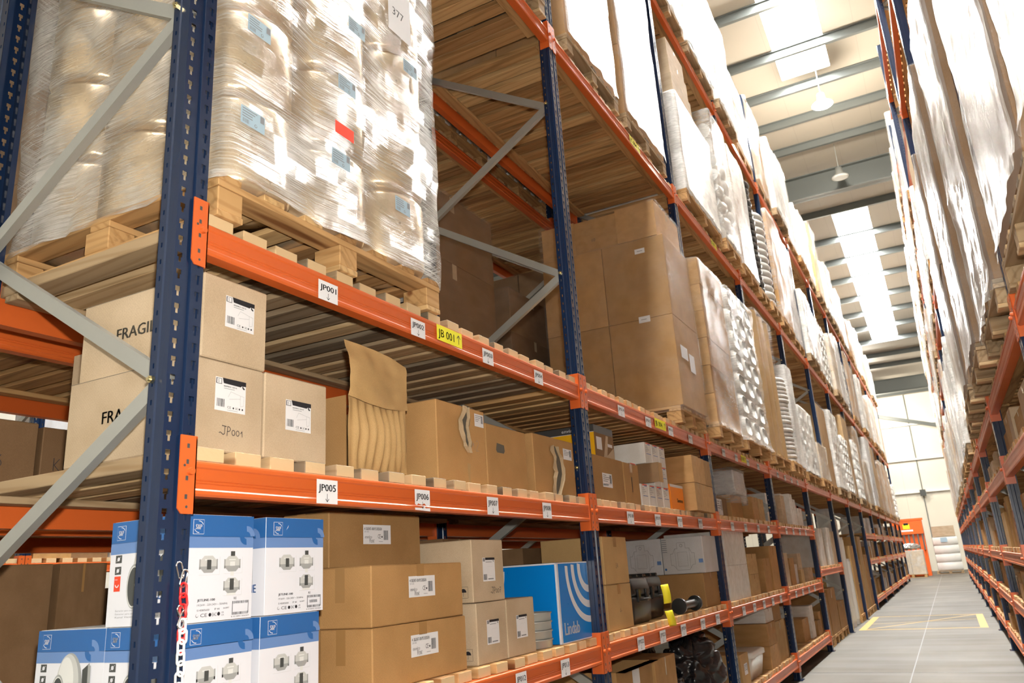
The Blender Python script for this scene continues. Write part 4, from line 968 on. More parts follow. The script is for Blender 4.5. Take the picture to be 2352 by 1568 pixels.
HW = {'J': [[(0.1, 1.0), (0.75, 0.95)], [(0.5, 0.97), (0.5, 0.15), (0.3, 0.0), (-0.1, 0.25), (-0.3, 0.15)]], 'P': [[(0.1, -0.1), (0.15, 0.95)], arcp(0.2, 0.7, 0.35, 0.28, 100, -100)],
      '0': [arcp(0.25, 0.35, 0.22, 0.3, 90, 450, 12)], '1': [[(0.05, 0.35), (0.25, 0.65), (0.3, 0.0)]], '7': [[(0.0, 0.85), (0.45, 0.9), (0.2, 0.0)], [(0.1, 0.45), (0.4, 0.5)]], '2': [arcp(0.25, 0.7, 0.22, 0.22, 160, -40, 7) + [(0.0, 0.0), (0.5, 0.02)]],
      'K': [[(0.05, 0), (0.05, 1)], [(0.5, 0.95), (0.1, 0.45), (0.55, 0.0)]], '6': [[(0.4, 0.9), (0.1, 0.5)], arcp(0.27, 0.25, 0.2, 0.24, 150, 510, 12)], '3': [arcp(0.2, 0.72, 0.2, 0.2, 140, -80), arcp(0.2, 0.25, 0.25, 0.27, 85, -150)], '4': [[(0.35, 0.0), (0.35, 0.95), (0.0, 0.3), (0.55, 0.35)]], '-': [[(0, 0.4), (0.4, 0.42)]]}
def write(parent, text, y, z, s, onside=False, x=0.0, w=0.0022, mat='marker'):
    strokes = []; a = 0
    for c in text:
        for st in HW[c]: strokes.append([(p + a, q) for p, q in st])
        a += 0.75 if c in 'JPK' else 0.62
    return marker(parent, y, z, strokes, s, w, x, onside, mat)
# brown cartons of extractor fans
for i, (x, y, z, dy, dz, lab) in enumerate(((-0.052, 0.868, D1, 0.597, 0.203, 'brown carton with white label, bottom of the stack beside the duct fan boxes'),
                                      (-0.052, 0.866, D1 + 0.205, 0.60, 0.206, 'brown carton with white label, middle of the stack beside the duct fan boxes'),
                                      (-0.292, 0.925, D1 + 0.412, 0.58, 0.208, 'brown carton with white label, set back on top, touching the shelf above'))):
    t = ctn(x, y, z, 0.232, dy, dz, lab, 'kraft', 'tape', rot=(-0.5, 0.4, -0.8)[i], group='brown fan cartons')
    flabel(t, dy * (0.37, 0.37, 0.34)[i], dz * 0.42, 0.175, 0.075, 'silent')
    m = MB(); f = side(m, -0.14, -0.0, 0.0); f.rect(-0.018, dz * 0.42, 0.024, dz, 'tape', 1); m.build('tape_strip', t)
carton(-0.292, 0.87, D1, 0.232, 0.60, 0.204, 'brown carton at the back, under the set back carton', 'kraft'); carton(-0.292, 0.87, D1 + 0.206, 0.232, 0.60, 0.204, 'brown carton at the back, second up under the set back carton', 'kraft')
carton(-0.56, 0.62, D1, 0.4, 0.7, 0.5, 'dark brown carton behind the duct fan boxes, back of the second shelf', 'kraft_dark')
def umbrella(parent, x, z, s):
    m = MB(); f = side(m, x, 0.0, z); f.lines([(0, 0), (s, 0), (s, s), (0, s), (0, 0)], 0.001, 'ink', 2); f.arc(s / 2, s * 0.5, 0, s * 0.33, 0, 180, 'ink', 2); f.line(s / 2, s * 0.15, s / 2, s * 0.5, 0.0012, 'ink', 2)
    m.build('handling_symbol', parent)
for (y, z, dy, dz, lab, hw) in ((1.54, D1 + 0.246, 0.272, 0.256, 'tall beige carton with handwriting, on top of the beige pair', True), (1.556, D1, 0.252, 0.243, 'beige carton with a label, under the beige carton with handwriting', False), (1.815, D1, 0.27, 0.244, 'beige carton with a label, between the beige stack and the bright blue box', False)):
    t = ctn(-0.05, y, z, 0.46, dy, dz, lab, 'kraft_pale', None, group='beige cartons on the second shelf')
    flabel(t, dy * 0.32, dz * (0.30 if not hw else 0.32), 0.105, 0.098, 'tall')
    if hw: write(t, 'JP007', dy * 0.56, dz * 0.12, 0.026)
    umbrella(t, -0.07, dz * 0.08, 0.045)
# steel collars next to the blue box
t = tag(empty('steel_collars', (-0.14, 2.245, D1)), 'small stack of grey steel collars left of the bright blue box', 'duct collar')
for k in range(4):
    m = MB(); m.lathe([(0.085, 0), (0.088, 0.004), (0.088, 0.03), (0.093, 0.034), (0.093, 0.04), (0.085, 0.04), (0.08, 0.0)], 28, 'galvanised'); m.build('collar', t, loc=(0, 0, k * 0.041))
# bright blue box with white arcs
t = tag(empty('blue_box', (-0.052, 2.372, D1), math.radians(-0.6)), 'bright blue carton with white arcs and white lettering beside the second post', 'box')
w, d, h = 0.408, 0.62, 0.392
m = MB(); m.bbox(-d, 0, 0, w, 0, h, 'cyan_box', 0.003); m.box(-d + 0.01, -0.01, 0.01, w - 0.01, h - 0.0005, h + 0.002, 'black_plastic'); m.build('carton_body', t)
m = MB(); f = front(m, 0, 0, 0); e = 0.012; f.rect(0, 0, e * 1.2, h, 'print_white'); f.rect(w - e * 0.5, 0, w, h, 'print_white'); f.rect(0, 0, w, 0.005, 'print_white'); f.rect(0, h - 0.006, w, h, 'print_white')
def carc(f, cx, cy, r0, r1, ulim, vlim, vmax):
    n = 40; prev = None
    for i in range(n + 1):
        a = math.radians(170 + 100 * i / n); p = (cx + r0 * math.cos(a), cy + r0 * math.sin(a)); q = (cx + r1 * math.cos(a), cy + r1 * math.sin(a))
        ok = all(0.004 < c[0] < ulim and vlim < c[1] < vmax for c in (p, q))
        if prev and ok and prev[2]: f.poly([prev[1], q, p, prev[0]], 'print_white', 1)
        prev = (p, q, ok)
for r0, r1 in ((0.10, 0.14), (0.185, 0.225), (0.27, 0.305)): carc(f, w * 0.93, h - 0.03, r0 * 0.93, r1 * 0.93, w * 0.94, 0.02, h - 0.006)
f.text('Lindab', w * 0.11, h * 0.10, 0.062, 'print_white', 1, width=w * 0.44, bold=0.002)
m.build('front_print', t)
m = MB(); f = side(m, -d, 0, 0); f.rect(d - e, 0, d, h, 'print_white'); f.rect(0, h - 0.008, d, h, 'print_white')
def sarc(f, cx, cy, r0, r1, a0, a1): f.arc(cx, cy, r0, r1, a0, a1, 'print_white', 1, 24)
sarc(f, d * 0.0, h * 0.93, 0.265, 0.315, -60, 0); sarc(f, d * 0.0, h * 0.93, 0.13, 0.18, -80, 0)
m.build('end_print', t)
# boxes at the back of the second shelf
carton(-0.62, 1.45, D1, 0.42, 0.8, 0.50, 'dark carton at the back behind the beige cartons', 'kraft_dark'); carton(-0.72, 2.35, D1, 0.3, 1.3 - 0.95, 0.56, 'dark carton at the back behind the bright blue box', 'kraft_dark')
# third shelf
for i, (x, y, z, dy, dz, lab) in enumerate(((-0.05, 0.098, D2 + 0.268, 0.252, 0.258, 'beige carton with black topped label, on top in the near corner'), (-0.05, 0.068, D2, 0.272, 0.265, 'beige carton with handwriting under its black topped label'), (-0.05, 0.347, D2, 0.282, 0.268, 'beige carton with black topped label, right of the handwritten one'))):
    t = ctn(x, y, z, 0.54, dy, dz, lab, 'kraft_pale', None, rot=(0.6, 0, -0.5)[i], group='beige cartons on the third shelf')
    flabel(t, dy * (0.33, 0.32, 0.32)[i], dz * (0.42, 0.45, 0.36)[i], 0.115, 0.098, 'hood')
    if i == 1: write(t, 'JP001', dy * 0.42, dz * 0.19, 0.026)
    m = MB(); f = side(m, -0.54, 0, 0); f.text('FRAGILE', 0.168, dz * 0.44, 0.038, 'ink_brown', 2, width=0.20, bold=0.0016)
    o = m.build('printed_word', t); o['label'] = 'dark printed lettering'
    m = MB(); f = side(m, -0.54, 0, 0); f.line(0.0, dz - 0.004, 0.54, dz - 0.004, 0.0015, 'ink_brown', 1); m.build('lid_seam', t)
carton(-0.605, 0.36, D2, 0.44, 0.27, 0.262, 'beige carton at the back of the third shelf, lower', 'kraft_pale', None); carton(-0.605, 0.36, D2 + 0.264, 0.44, 0.27, 0.24, 'beige carton at the back of the third shelf, upper', 'kraft_pale', None)
carton(-0.60, 0.85, D2, 0.45, 0.40, 0.36, 'dark open carton behind the crumpled box, third shelf', 'kraft_dark', None)
# crumpled open carton with raised flap
t = tag(empty('crumpled_carton', (-0.055, 0.748, D2)), 'crumpled brown carton with a tall raised flap and creased front', 'box')
w, d, h = 0.352, 0.42, 0.262
m = MB(); T = 0.005
m.box(-d, -d + T, 0, w, 0, h, 'kraft'); m.box(-d, -0.01, 0, T, 0, h, 'kraft'); m.box(-d, -0.01, w - T, w, 0, h, 'kraft'); m.box(-d, 0, 0, w, 0, T, 'kraft'); m.build('carton_body', t)
m = MB(); nu, nv = 46, 26; vs = []
for j in range(nv + 1):
    for i in range(nu + 1):
        u, v = i / nu, j / nv; e_ = min(1, 4 * min(v, 1 - v) + 0.15) * min(1, 8 * min(u, 1 - u))
        c = 0.009 * (1 - 2 * abs(math.sin(u * 26 + 0.2 * math.sin(v * 4 + u * 5)))) * e_ + 0.007 * noise.noise(Vector((u * 7, v * 3, 1))) + 0.022 * math.sin(PI * v) * math.sin(PI * u)
        vs.append((c + (0.002 if v == 0 else 0), 0.002 + u * (w - 0.004), v * h))
m.add(vs, [(j * (nu + 1) + i, j * (nu + 1) + i + 1, (j + 1) * (nu + 1) + i + 1, (j + 1) * (nu + 1) + i) for j in range(nv) for i in range(nu)], 'kraft_golden', True)
m.build('creased_front', t)
m = MB(); vs = []; nu, nv = 26, 16
for j in range(nv + 1):
    for i in range(nu + 1):
        u, v = i / nu, j / nv
        yy = -0.012 + u * (w + 0.02) + 0.012 * v; top = 0.215 - 0.035 * u * u
        vs.append((0.012 + 0.022 * math.sin(PI * u) * v - 0.03 * v * v + 0.012 * math.sin(v * 3 + u * 4) + 0.008 * noise.noise(Vector((u * 5, v * 4, 3))), yy, h - 0.006 - 0.02 * math.sin(PI * u) * (1 - v) + v * top))
m.add(vs, [(j * (nu + 1) + i, j * (nu + 1) + i + 1, (j + 1) * (nu + 1) + i + 1, (j + 1) * (nu + 1) + i) for j in range(nv) for i in range(nu)], 'kraft_golden', True)
m.build('raised_flap', t)
def torn_patch(parent, cy, cz, hh, ww, seed, x=0.0):
    """ragged tear: dark hole, peeled paper edges"""
    rr = random.Random(seed); m = MB(); L_ = []; R_ = []; n = 9
    for i in range(n + 1):
        q = i / n; wv = ww * (0.25 + 0.75 * math.sin(PI * q) ** 0.7); off = ww * 0.3 * math.sin(q * 5 + seed)
        L_.append((cy + off - wv / 2 + rr.uniform(-0.006, 0.006), cz + hh * (q - 0.5))); R_.append((cy + off + wv / 2 + rr.uniform(-0.006, 0.006), cz + hh * (q - 0.5)))
    for i in range(n): m.add([(x + 0.0008, *L_[i]), (x + 0.0008, *R_[i]), (x + 0.0008, *R_[i + 1]), (x + 0.0008, *L_[i + 1])], [(0, 1, 2, 3)], 'ink_brown')
    o = m.build('tear_hole', parent)
    m = MB()
    for side_, s in ((L_, -1), (R_, 1)):
        vs = []
        for i, (a, b) in enumerate(side_):
            k = rr.uniform(0.3, 1.0) * ww * 0.55
            vs += [(x + 0.001, a, b), (x + 0.012 + rr.uniform(0, 0.008), a + s * k * 0.2, b + rr.uniform(-0.004, 0.004)), (x + 0.006, a + s * k, b + rr.uniform(-0.006, 0.006))]
        for i in range(n): m.add([vs[3 * i], vs[3 * i + 1], vs[3 * i + 2], vs[3 * i + 3], vs[3 * i + 4], vs[3 * i + 5]], [(0, 1, 4, 3), (1, 2, 5, 4)], 'kraft_inside')
    m.build('peeled_paper', parent)
t = ctn(-0.05, 1.307, D2, 0.62, 0.405, 0.338, 'brown carton with 12 handwritten, a tear at its top and small label', 'kraft', None, rot=0.4)
torn_patch(t, 0.23, 0.235, 0.20, 0.05, 2); write(t, '12', 0.285, 0.15, 0.05, w=0.0014, mat='ink_grey'); flabel(t, 0.315, 0.262, 0.08, 0.058, 'plain', 3)
m = MB(); f = front(m, 0, 0, 0); f.poly([(0.245, 0.0), (0.262, 0.0), (0.255, 0.03), (0.262, 0.085), (0.235, 0.09), (0.238, 0.04)], 'kraft_golden', 2); m.build('tape_strip', t)
t = ctn(-0.06, 1.732, D2, 0.55, 0.40, 0.293, 'brown carton with an oval hand hole, third shelf', 'kraft', None)
m = MB(); f = front(m, 0, 0.09, 0.165); f.poly([(0.01, 0), (0.075, 0), (0.085, 0.012), (0.08, 0.04), (0.01, 0.045), (0, 0.012)], 'ink_brown', 1); m.build('hand_hole', t)
t = ctn(-0.055, 2.205, D2, 0.55, 0.50, 0.305, 'brown carton torn open down its front, left of the second post', 'kraft', None, rot=-0.5)
torn_patch(t, 0.26, 0.13, 0.26, 0.085, 5); flabel(t, 0.36, 0.20, 0.11, 0.06, 'plain', 8)
for k in range(3): carton(-0.62, 1.95 + k * 0.27, D2, 0.4, 0.245, 0.44, 'dark brown carton at the back of the third shelf, %s behind the torn cartons' % ORD[k], 'kraft_dark', 'kraft_golden')

# ------------------------------------------------------------------ second bay goods
t = ctn(-0.05, 2.95, D2, 0.5, 0.535, 0.272, 'brown carton with wide white label just beyond the second post, third shelf', 'kraft', None)
flabel(t, 0.165, 0.085, 0.16, 0.085, 'plain', 4, 'enviroVent')
t = ctn(-0.05, 3.50, D2, 0.45, 0.285, 0.27, 'narrow taped carton between the labelled carton and the white cartons', 'kraft', 'tape')
m = MB(); f = front(m, 0, 0.135, 0.08); f.line(0, 0, 0.004, 0.1, 0.012, 'ink', 2); m.build('printed_mark', t)
t = tag(empty('fan_carton', (-0.11, 3.19, D2 + 0.274)), 'black and yellow carton with photo on its end, on top of the labelled carton', 'box')
m = MB(); m.bbox(-0.72, 0, 0, 0.33, 0, 0.215, 'print_charcoal', 0.003); m.build('carton_body', t)
m = MB(); f = side(m, -0.72, 0, 0); f.rect(0, 0.012, 0.72, 0.165, 'print_amber'); f.rect(0, 0.165, 0.72, 0.168, 'paper', 2); f.text('enviroVent', 0.50, 0.18, 0.022, 'paper', 2, width=0.17); f.rect(0.16, 0.04, 0.36, 0.12, 'paper', 2); f.rect(0.60, 0.05, 0.65, 0.125, 'paper', 2); m.build('end_print', t)
m = MB(); f = front(m, 0, 0, 0); f.rect(0.0, 0, 0.33, 0.165, 'kraft_dark'); f.rect(0.03, 0.06, 0.12, 0.14, 'paper', 2); f.poly([(0.13, 0.0), (0.2, 0.16), (0.24, 0.16), (0.2, 0.03), (0.32, 0.09), (0.33, 0)], 'kraft_pale', 2); f.rect(0.22, 0.09, 0.30, 0.11, 'paper', 3); m.build('front_print', t)
def slim(x, y, z, lab, d=0.5, w=0.15, h=0.15):
    t = tag(empty('slim_carton', (x, y, z)), lab, 'box', 'slim white cartons on the third shelf')
    m = MB(); m.bbox(-d, 0, 0, w, 0, h, 'white_board', 0.003); m.build('carton_body', t)
    m = MB(); f = front(m, 0, 0, 0); f.rect(w * 0.2, h * 0.93, w * 0.85, h, 'print_red'); f.rect(w * 0.45, h * 0.9, w * 0.8, h * 0.95, 'print_logo', 2); f.rect(w * 0.2, h * 0.45, w * 0.85, h * 0.48, 'print_logo' if (y * 100) % 2 else 'label_green')
    for i in range(4): f.rect(w * 0.15, h * (0.82 - i * 0.08), w * (0.4 + (i % 3) * 0.12), h * (0.84 - i * 0.08), 'ink_grey')
    m.build('front_print', t)
plain('label_green', (0.03, 0.28, 0.08), 0.5)
for k in range(4): slim(-0.05, 3.81 + 0.158 * k, D2, 'slim white carton, bottom row, %s from the near post' % ORD[k])
for k in (2, 3): slim(-0.05, 3.81 + 0.158 * k, D2 + 0.152, 'slim white carton, middle row, %s' % ('under the top row' if k == 2 else 'above the orange box side'))
slim(-0.12, 3.81, D2 + 0.152, 'slim white carton, middle row, set back by the narrow taped carton', 0.4); slim(-0.25, 3.968, D2 + 0.152, 'slim white carton hidden behind the brown flap, middle row', 0.3)
for k in range(3): slim(-0.05, 3.975 + 0.156 * k, D2 + 0.304, 'slim white carton, top row, %s along' % ORD[k], 0.6)
m = MB(); m.box(-0.12, 0.035, 3.97, 3.974, D2 + 0.165, D2 + 0.30, 'kraft_dark'); m.box(0.031, 0.035, 3.974, 4.06, D2 + 0.165, D2 + 0.30, 'kraft'); tag(m.build('card_flap'), 'loose brown card flap sticking out between the slim white cartons', 'card')
t = ctn(-0.05, 4.475, D2, 0.4, 0.335, 0.192, 'low bright orange carton between the white cartons and brown stack', 'print_orange', None)
m = MB(); f = front(m, 0, 0, 0); f.rect(0, 0.172, 0.335, 0.192, 'paper'); f.text('Sontex', 0.15, 0.06, 0.03, 'ink_brown', 2, width=0.15, bold=0.002); m.build('front_print', t)
for q in (0, 1):
    for k in range(3): carton(0.048 - 0.01 * k, 4.815 + 0.2 * k + (0.03 if k == 2 else 0), D2 + q * 0.218, 0.62, 0.196, 0.215, 'brown carton of the overhanging stack, %s row, %s along' % (('lower', 'upper')[q], ORD[k]), 'kraft', 'clear_tape', group='overhanging brown cartons')
t = ctn(-0.55, 4.55, D2, 0.4, 0.62, 0.46, 'blue carton standing behind the brown stack, third shelf', 'print_sky', None)
# second shelf of the second bay
for q in (0, 1):
    t = ctn(-0.05, 3.008 + 0.006 * q, D1 + q * 0.256, 0.4, 0.405, 0.254 if q == 0 else 0.272, ('golden taped carton, lower of the pair beyond the second post', 'golden taped carton with number 34, upper of the pair beyond the second post')[q], 'kraft_golden', 'tape', rot=0.5 * q)
    write(t, '34' if q else '4-', 0.19, 0.09, 0.03, mat='ink_brown')
def case(x, y, z, label):
    t = tag(empty('black_case', (x, y, z)), label, 'case', 'black plastic cases')
    w, d, h = 0.40, 0.36, 0.29
    def shell(z0, z1, r0, r1):
        m = MB(); rings = []; n = None; vs = []
        for zz, ins in ((z0, r0), (z0 + 0.015, r0 * 0.3), (z1 - 0.03, r1 * 0.3), (z1 - 0.008, r1 * 0.8), (z1, r1 + 0.02)):
            rg_ = ring(w - 2 * ins, d - 2 * ins, 0.05, 4, False); n = len(rg_)
            vs += [(a - ins, b + ins, zz) for a, b, _, _ in rg_]
        m.add(vs, [(j * n + i, j * n + (i + 1) % n, (j + 1) * n + (i + 1) % n, (j + 1) * n + i) for j in range(4) for i in range(n)] + [list(range(n))[::-1], [4 * n + i for i in range(n)]], 'black_plastic', True); return m
    m = shell(0, h * 0.58, 0.02, 0.0); m.build('case_base', t)
    m = shell(h * 0.59, h, 0.0, 0.035)
    for k in range(3): m.bbox(-d * 0.85, -0.02, 0.06 + k * 0.12, 0.09 + k * 0.12, h - 0.012, h + 0.006, 'black_plastic', 0.003)
    m.build('case_lid', t)
    for yy in (0.12, 0.28):
        m = MB(); m.bbox(0.0, 0.014, yy - 0.022, yy + 0.022, h * 0.45, h * 0.72, 'black_plastic', 0.003); m.build('latch', t)
    m = MB(); m.tube([(0.0, 0.13, h * 0.5), (0.03, 0.14, h * 0.5), (0.035, 0.2, h * 0.5), (0.03, 0.26, h * 0.5), (0.0, 0.27, h * 0.5)], 0.009, 8, 'black_plastic'); m.build('handle', t)
    return t
case(-0.07, 3.465, D1, 'black plastic case, left one of two, beside the golden cartons'); case(-0.12, 3.885, D1, 'black plastic case with a white dot, right one of two')
def tagm(y, z, h, sgn, lab):
    m = MB(); vs = []
    for j in range(9):
        v = j / 8
        for i in range(2): vs.append((0.004 + 0.042 * i + 0.008 * math.sin(v * 3), y + i * 0.03 + 0.03 * v * sgn * v, z - v * h + 0.004 * i))
    m.add(vs, [(2 * j, 2 * j + 1, 2 * j + 3, 2 * j + 2) for j in range(8)] , 'yellow_tag', True)
    o = m.build('yellow_tag'); sm = o.modifiers.new('thick', 'SOLIDIFY'); sm.thickness = 0.0006
    tag(o, lab, 'tag', 'yellow tags on the black cases')
tagm(3.83, D1 + 0.22, 0.12, 1, 'yellow paper tag hanging between the two black cases, upper'); tagm(3.86, D1 + 0.055, 0.10, 2, 'yellow paper tag drooping over the shelf edge, lower')
t = tag(empty('spool_handle', (-0.05, 4.36, D1)), 'black dumbbell shaped reel lying in front of the brown carton', 'reel')
m = MB(); m.cyl((0, 0, 0.055), (0, 0.025, 0.055), 0.055, n=20, mat='black_plastic'); m.build('end_flange', t); m = MB(); m.cyl((0, 0.4, 0.055), (0, 0.425, 0.055), 0.055, n=20, mat='black_plastic'); m.build('end_flange', t)
m = MB(); m.cyl((0, 0.025, 0.055), (0, 0.4, 0.055), 0.032, n=14, mat='black_plastic'); m.build('core', t)
t = ctn(-0.05, 5.10, D1, 0.86, 0.44, 0.262, 'long brown carton end on, beside the third post, second shelf', 'kraft', 'tape')
def fan_drawn(x, lab):
    t = ctn(x, 5.13, D1 + 0.264, 0.345, 0.5, 0.29, lab, 'grey_board', None, name='drawn_carton', group='white cartons with fan drawing')
    m = MB(); f = side(m, -0.345, 0, 0); c = 0.17; k = 1.0
    f.lines([(c - 0.10, 0.16), (c - 0.08, 0.16), (c - 0.06, 0.20), (c - 0.04, 0.20), (c - 0.04, 0.245), (c + 0.03, 0.245), (c + 0.03, 0.20), (c + 0.06, 0.20), (c + 0.08, 0.16), (c + 0.10, 0.16), (c + 0.10, 0.07), (c + 0.08, 0.07), (c + 0.05, 0.03), (c - 0.05, 0.03), (c - 0.08, 0.07), (c - 0.10, 0.07), (c - 0.10, 0.16)], 0.0015, 'ink', 2)
    f.lines([(c - 0.06, 0.20), (c - 0.06, 0.045)], 0.001, 'ink', 2); f.lines([(c + 0.06, 0.20), (c + 0.06, 0.045)], 0.001, 'ink', 2); f.lines([(c - 0.04, 0.17), (c + 0.04, 0.17), (c + 0.04, 0.06), (c - 0.04, 0.06), (c - 0.04, 0.17)], 0.001, 'ink', 2); f.disc(c - 0.005, 0.222, 0.012, 'ink', 2); f.disc(c - 0.005, 0.222, 0.010, 'grey_board', 3)
    for i in range(7): f.rect(0.005, 0.27 - i * 0.016, 0.045, 0.276 - i * 0.016, 'ink_grey', 2)
    f.disc(0.02, 0.04, 0.009, 'print_logo', 2); f.rect(0.30, 0.08, 0.335, 0.11, 'print_sky', 2)
    m.build('end_drawing', t)
fan_drawn(-0.035, 'white carton with fan line drawing, nearest the aisle'); fan_drawn(-0.385, 'white carton with fan line drawing, middle of three'); fan_drawn(-0.735, 'white carton with fan line drawing, at the back behind the brace')
carton(-0.93, 5.12, D1, 0.14, 0.44, 0.262, 'small brown carton holding up the white drawn cartons', 'kraft_dark')
carton(-0.62, 3.1, D1, 0.4, 0.8, 0.5, 'dark carton behind the golden cartons', 'kraft_dark')
# bottom shelf: open carton and black sacks
def open_box(x, y, z, dx, dy, dz, label, mat='kraft', flap=0.1):
    t = tag(empty('open_carton', (x, y, z)), label, 'box')
    m = MB(); T = 0.006
    m.box(-dx, 0, 0, dy, 0, T, mat); m.box(-T, 0, 0, dy, T, dz, mat); m.box(-dx, -dx + T, 0, dy, T, dz, mat); m.box(-dx + T, -T, 0, T, T, dz, mat); m.box(-dx + T, -T, dy - T, dy, T, dz, mat); m.build('carton_body', t)
    for (vs) in ([(0, 0, dz), (0, dy, dz), (0.05, dy, dz - flap), (0.05, 0, dz - flap)], [(-dx, 0, dz), (-dx, dy, dz), (-dx - 0.01, dy, dz + flap * 0.4), (-dx - 0.01, 0, dz + flap * 0.4)], [(-T, dy, dz), (-dx, dy, dz), (-dx, dy + 0.02, dz + flap * 0.9), (-T, dy + 0.02, dz + flap * 0.9)]):
        m = MB(); m.add(vs + [(a + 0.004, b, c) for a, b, c in vs], [(0, 1, 2, 3), (7, 6, 5, 4), (0, 4, 5, 1), (1, 5, 6, 2), (2, 6, 7, 3), (3, 7, 4, 0)], 'kraft_inside'); m.build('flap', t)
    return t
t = open_box(-0.03, 2.99, D0, 0.5, 0.60, 0.5, 'open brown carton with white tape label on its rim, bottom shelf', flap=0.0)
m = MB(); f = front(m, 0.001, 0.25, 0.40); f.rect(0, 0, 0.12, 0.1, 'paper'); m.build('paper_label', t)
carton(-0.02, 3.62, D0, 0.45, 0.42, 0.49, 'brown carton with crinkled tape beside the open carton, bottom shelf', 'kraft', 'clear_tape')
def bag(x, y, z, rx, ry, rz, seed, label, mat='black_poly', cat='sack', name='black_sack'):
    m = MB(); n, k = 64, 44; vs = []
    for j in range(k + 1):
        ph = PI * j / k
        for i in range(n):
            th = 2 * PI * i / n; c = (math.sin(ph) * math.cos(th), math.sin(ph) * math.sin(th), math.cos(ph))
            p = Vector(c); q = 1 + 0.22 * noise.noise(p * 1.6 + Vector((seed, 0, 0))) + 0.13 * noise.noise(p * 3.4 + Vector((0, seed, 0))) - 0.30 * abs(noise.noise(p * 2.7 + Vector((0, 0, seed)))) - 0.16 * abs(noise.noise(p * 6.1 + Vector((0, 0, seed))))
            v = Vector((c[0] * rx, c[1] * ry, c[2] * rz)) * q; v.z = max(v.z, -rz * 0.8); vs.append(v)
    m.add(vs, [(j * n + i, (j + 1) * n + i, (j + 1) * n + (i + 1) % n, j * n + (i + 1) % n) for j in range(k) for i in range(n)], mat, True)
    o = m.build(name, loc=(x, y, z + rz * 0.8)); tag(o, label, cat); return o
bag(-0.62, 4.45, D0, 0.27, 0.42, 0.33, 1.3, 'big shiny black sack behind, bottom shelf of the second bay'); bag(-0.2, 4.98, D0, 0.22, 0.40, 0.32, 4.2, 'creased black sack bulging out by the third post'); bag(-0.16, 4.30, D0, 0.15, 0.24, 0.17, 7.7, 'low black sack at the front, bottom shelf of the second bay')
bag(-0.76, 5.15, D0 + 0.0, 0.22, 0.24, 0.36, 9.1, 'black sack at the back by the third post')
# third bay goods
k = 0
for q in (0, 1):
    for j in range(3):
        carton(-0.045, 5.90 + 0.268 * j, D1 + q * 0.302, 0.55, 0.262, 0.30, 'tall white carton with grey smudges, %s row, %s along' % (('lower', 'upper')[q], ORD[j]), 'white_board', None, group='tall white cartons')
for q in (0, 1): carton(-0.045, 6.74, D1 + q * 0.198, 0.4, 0.42, 0.195, '%s golden carton past the tall white cartons, second shelf' % ('lower', 'upper')[q], 'kraft_golden')
carton(-0.10, 7.20, D1, 0.4, 0.24, 0.31, 'narrow brown carton with two labels, second shelf, third bay', 'kraft'); carton(-0.05, 7.50, D1, 0.5, 0.33, 0.34, 'brown carton with white label before the fourth post', 'kraft'); carton(-0.04, 7.87, D1, 0.4, 0.40, 0.47, 'tall brown carton touching the fourth post, second shelf', 'kraft'); carton(-0.55, 6.95, D1, 0.5, 1.2, 0.50, 'dark long carton at the back, second shelf, third bay', 'kraft_dark')
t = ctn(-0.03, 5.86, D0, 0.35, 0.30, 0.27, 'golden carton with a label, bottom shelf, just past the third post', 'kraft_golden', None); flabel(t, 0.1, 0.1, 0.12, 0.09, 'plain', 6)
t = tag(empty('plastic_tub', (-0.05, 6.38, D0)), 'translucent white plastic tub with lid on the bottom shelf', 'tub')
m = MB(); rr_ = []; vs = []
for zz, ins in ((0, 0.03), (0.2, 0.0)):
    r_ = ring(0.55 - 2 * ins, 0.42 - 2 * ins, 0.04, 4, False); n = len(r_); vs += [(a - ins, b + ins, zz) for a, b, _, _ in r_]
m.add(vs, [(i, (i + 1) % n, n + (i + 1) % n, n + i) for i in range(n)] + [list(range(n))[::-1], [n + i for i in range(n)]], 'tub_plastic', True); m.build('tub_body', t)
m = MB(); vs = []
for zz, ins in ((0.185, -0.012), (0.225, -0.012), (0.235, 0.01)):
    r_ = ring(0.55 - 2 * ins, 0.42 - 2 * ins, 0.04, 4, False); n = len(r_); vs += [(a - ins, b + ins, zz) for a, b, _, _ in r_]
m.add(vs, [(j * n + i, j * n + (i + 1) % n, (j + 1) * n + (i + 1) % n, (j + 1) * n + i) for j in (0, 1) for i in range(n)] + [list(range(n))[::-1], [2 * n + i for i in range(n)]], 'white_plastic', True); m.build('lid', t)
for q in (0, 1): carton(-0.03, 7.13, D0 + 0.212 * q, 1.0, 0.42, 0.21, '%s long brown carton end on, bottom shelf, third bay' % ('lower', 'upper')[q], 'kraft', 'tape')
carton(-0.05, 7.2, D0 + 0.425, 0.55, 0.4, 0.13, 'flat white carton on the long brown cartons, bottom shelf', 'white_board', 'tape'); carton(-0.05, 7.62, D0, 0.5, 0.55, 0.40, 'brown carton with black spot before the fourth post, bottom shelf', 'kraft_golden'); carton(-0.06, 7.66, D0 + 0.402, 0.45, 0.42, 0.2, 'brown carton with small label on the spotted carton', 'kraft')
t = tag(empty('bagged_carton', (-0.10, 6.88, D2)), 'big box bagged in grey film on a low brown carton, third shelf, third bay', 'box')
m = MB(); m.bbox(-0.85, 0, 0, 0.5, 0.26, 0.50, 'grey_board', 0.01); m.build('carton_body', t); film_shell(0.52, 0.87, 0.16, 0.52, 0.03, 0.02, None, 'film', 31, 0.05, 0.1).build('film_bag', t, loc=(0.012, -0.01, 0))
m = MB(); m.bbox(-0.6, -0.06, 0.0, 0.5, 0.0, 0.255, 'kraft', 0.004); m.build('lower_carton', t)
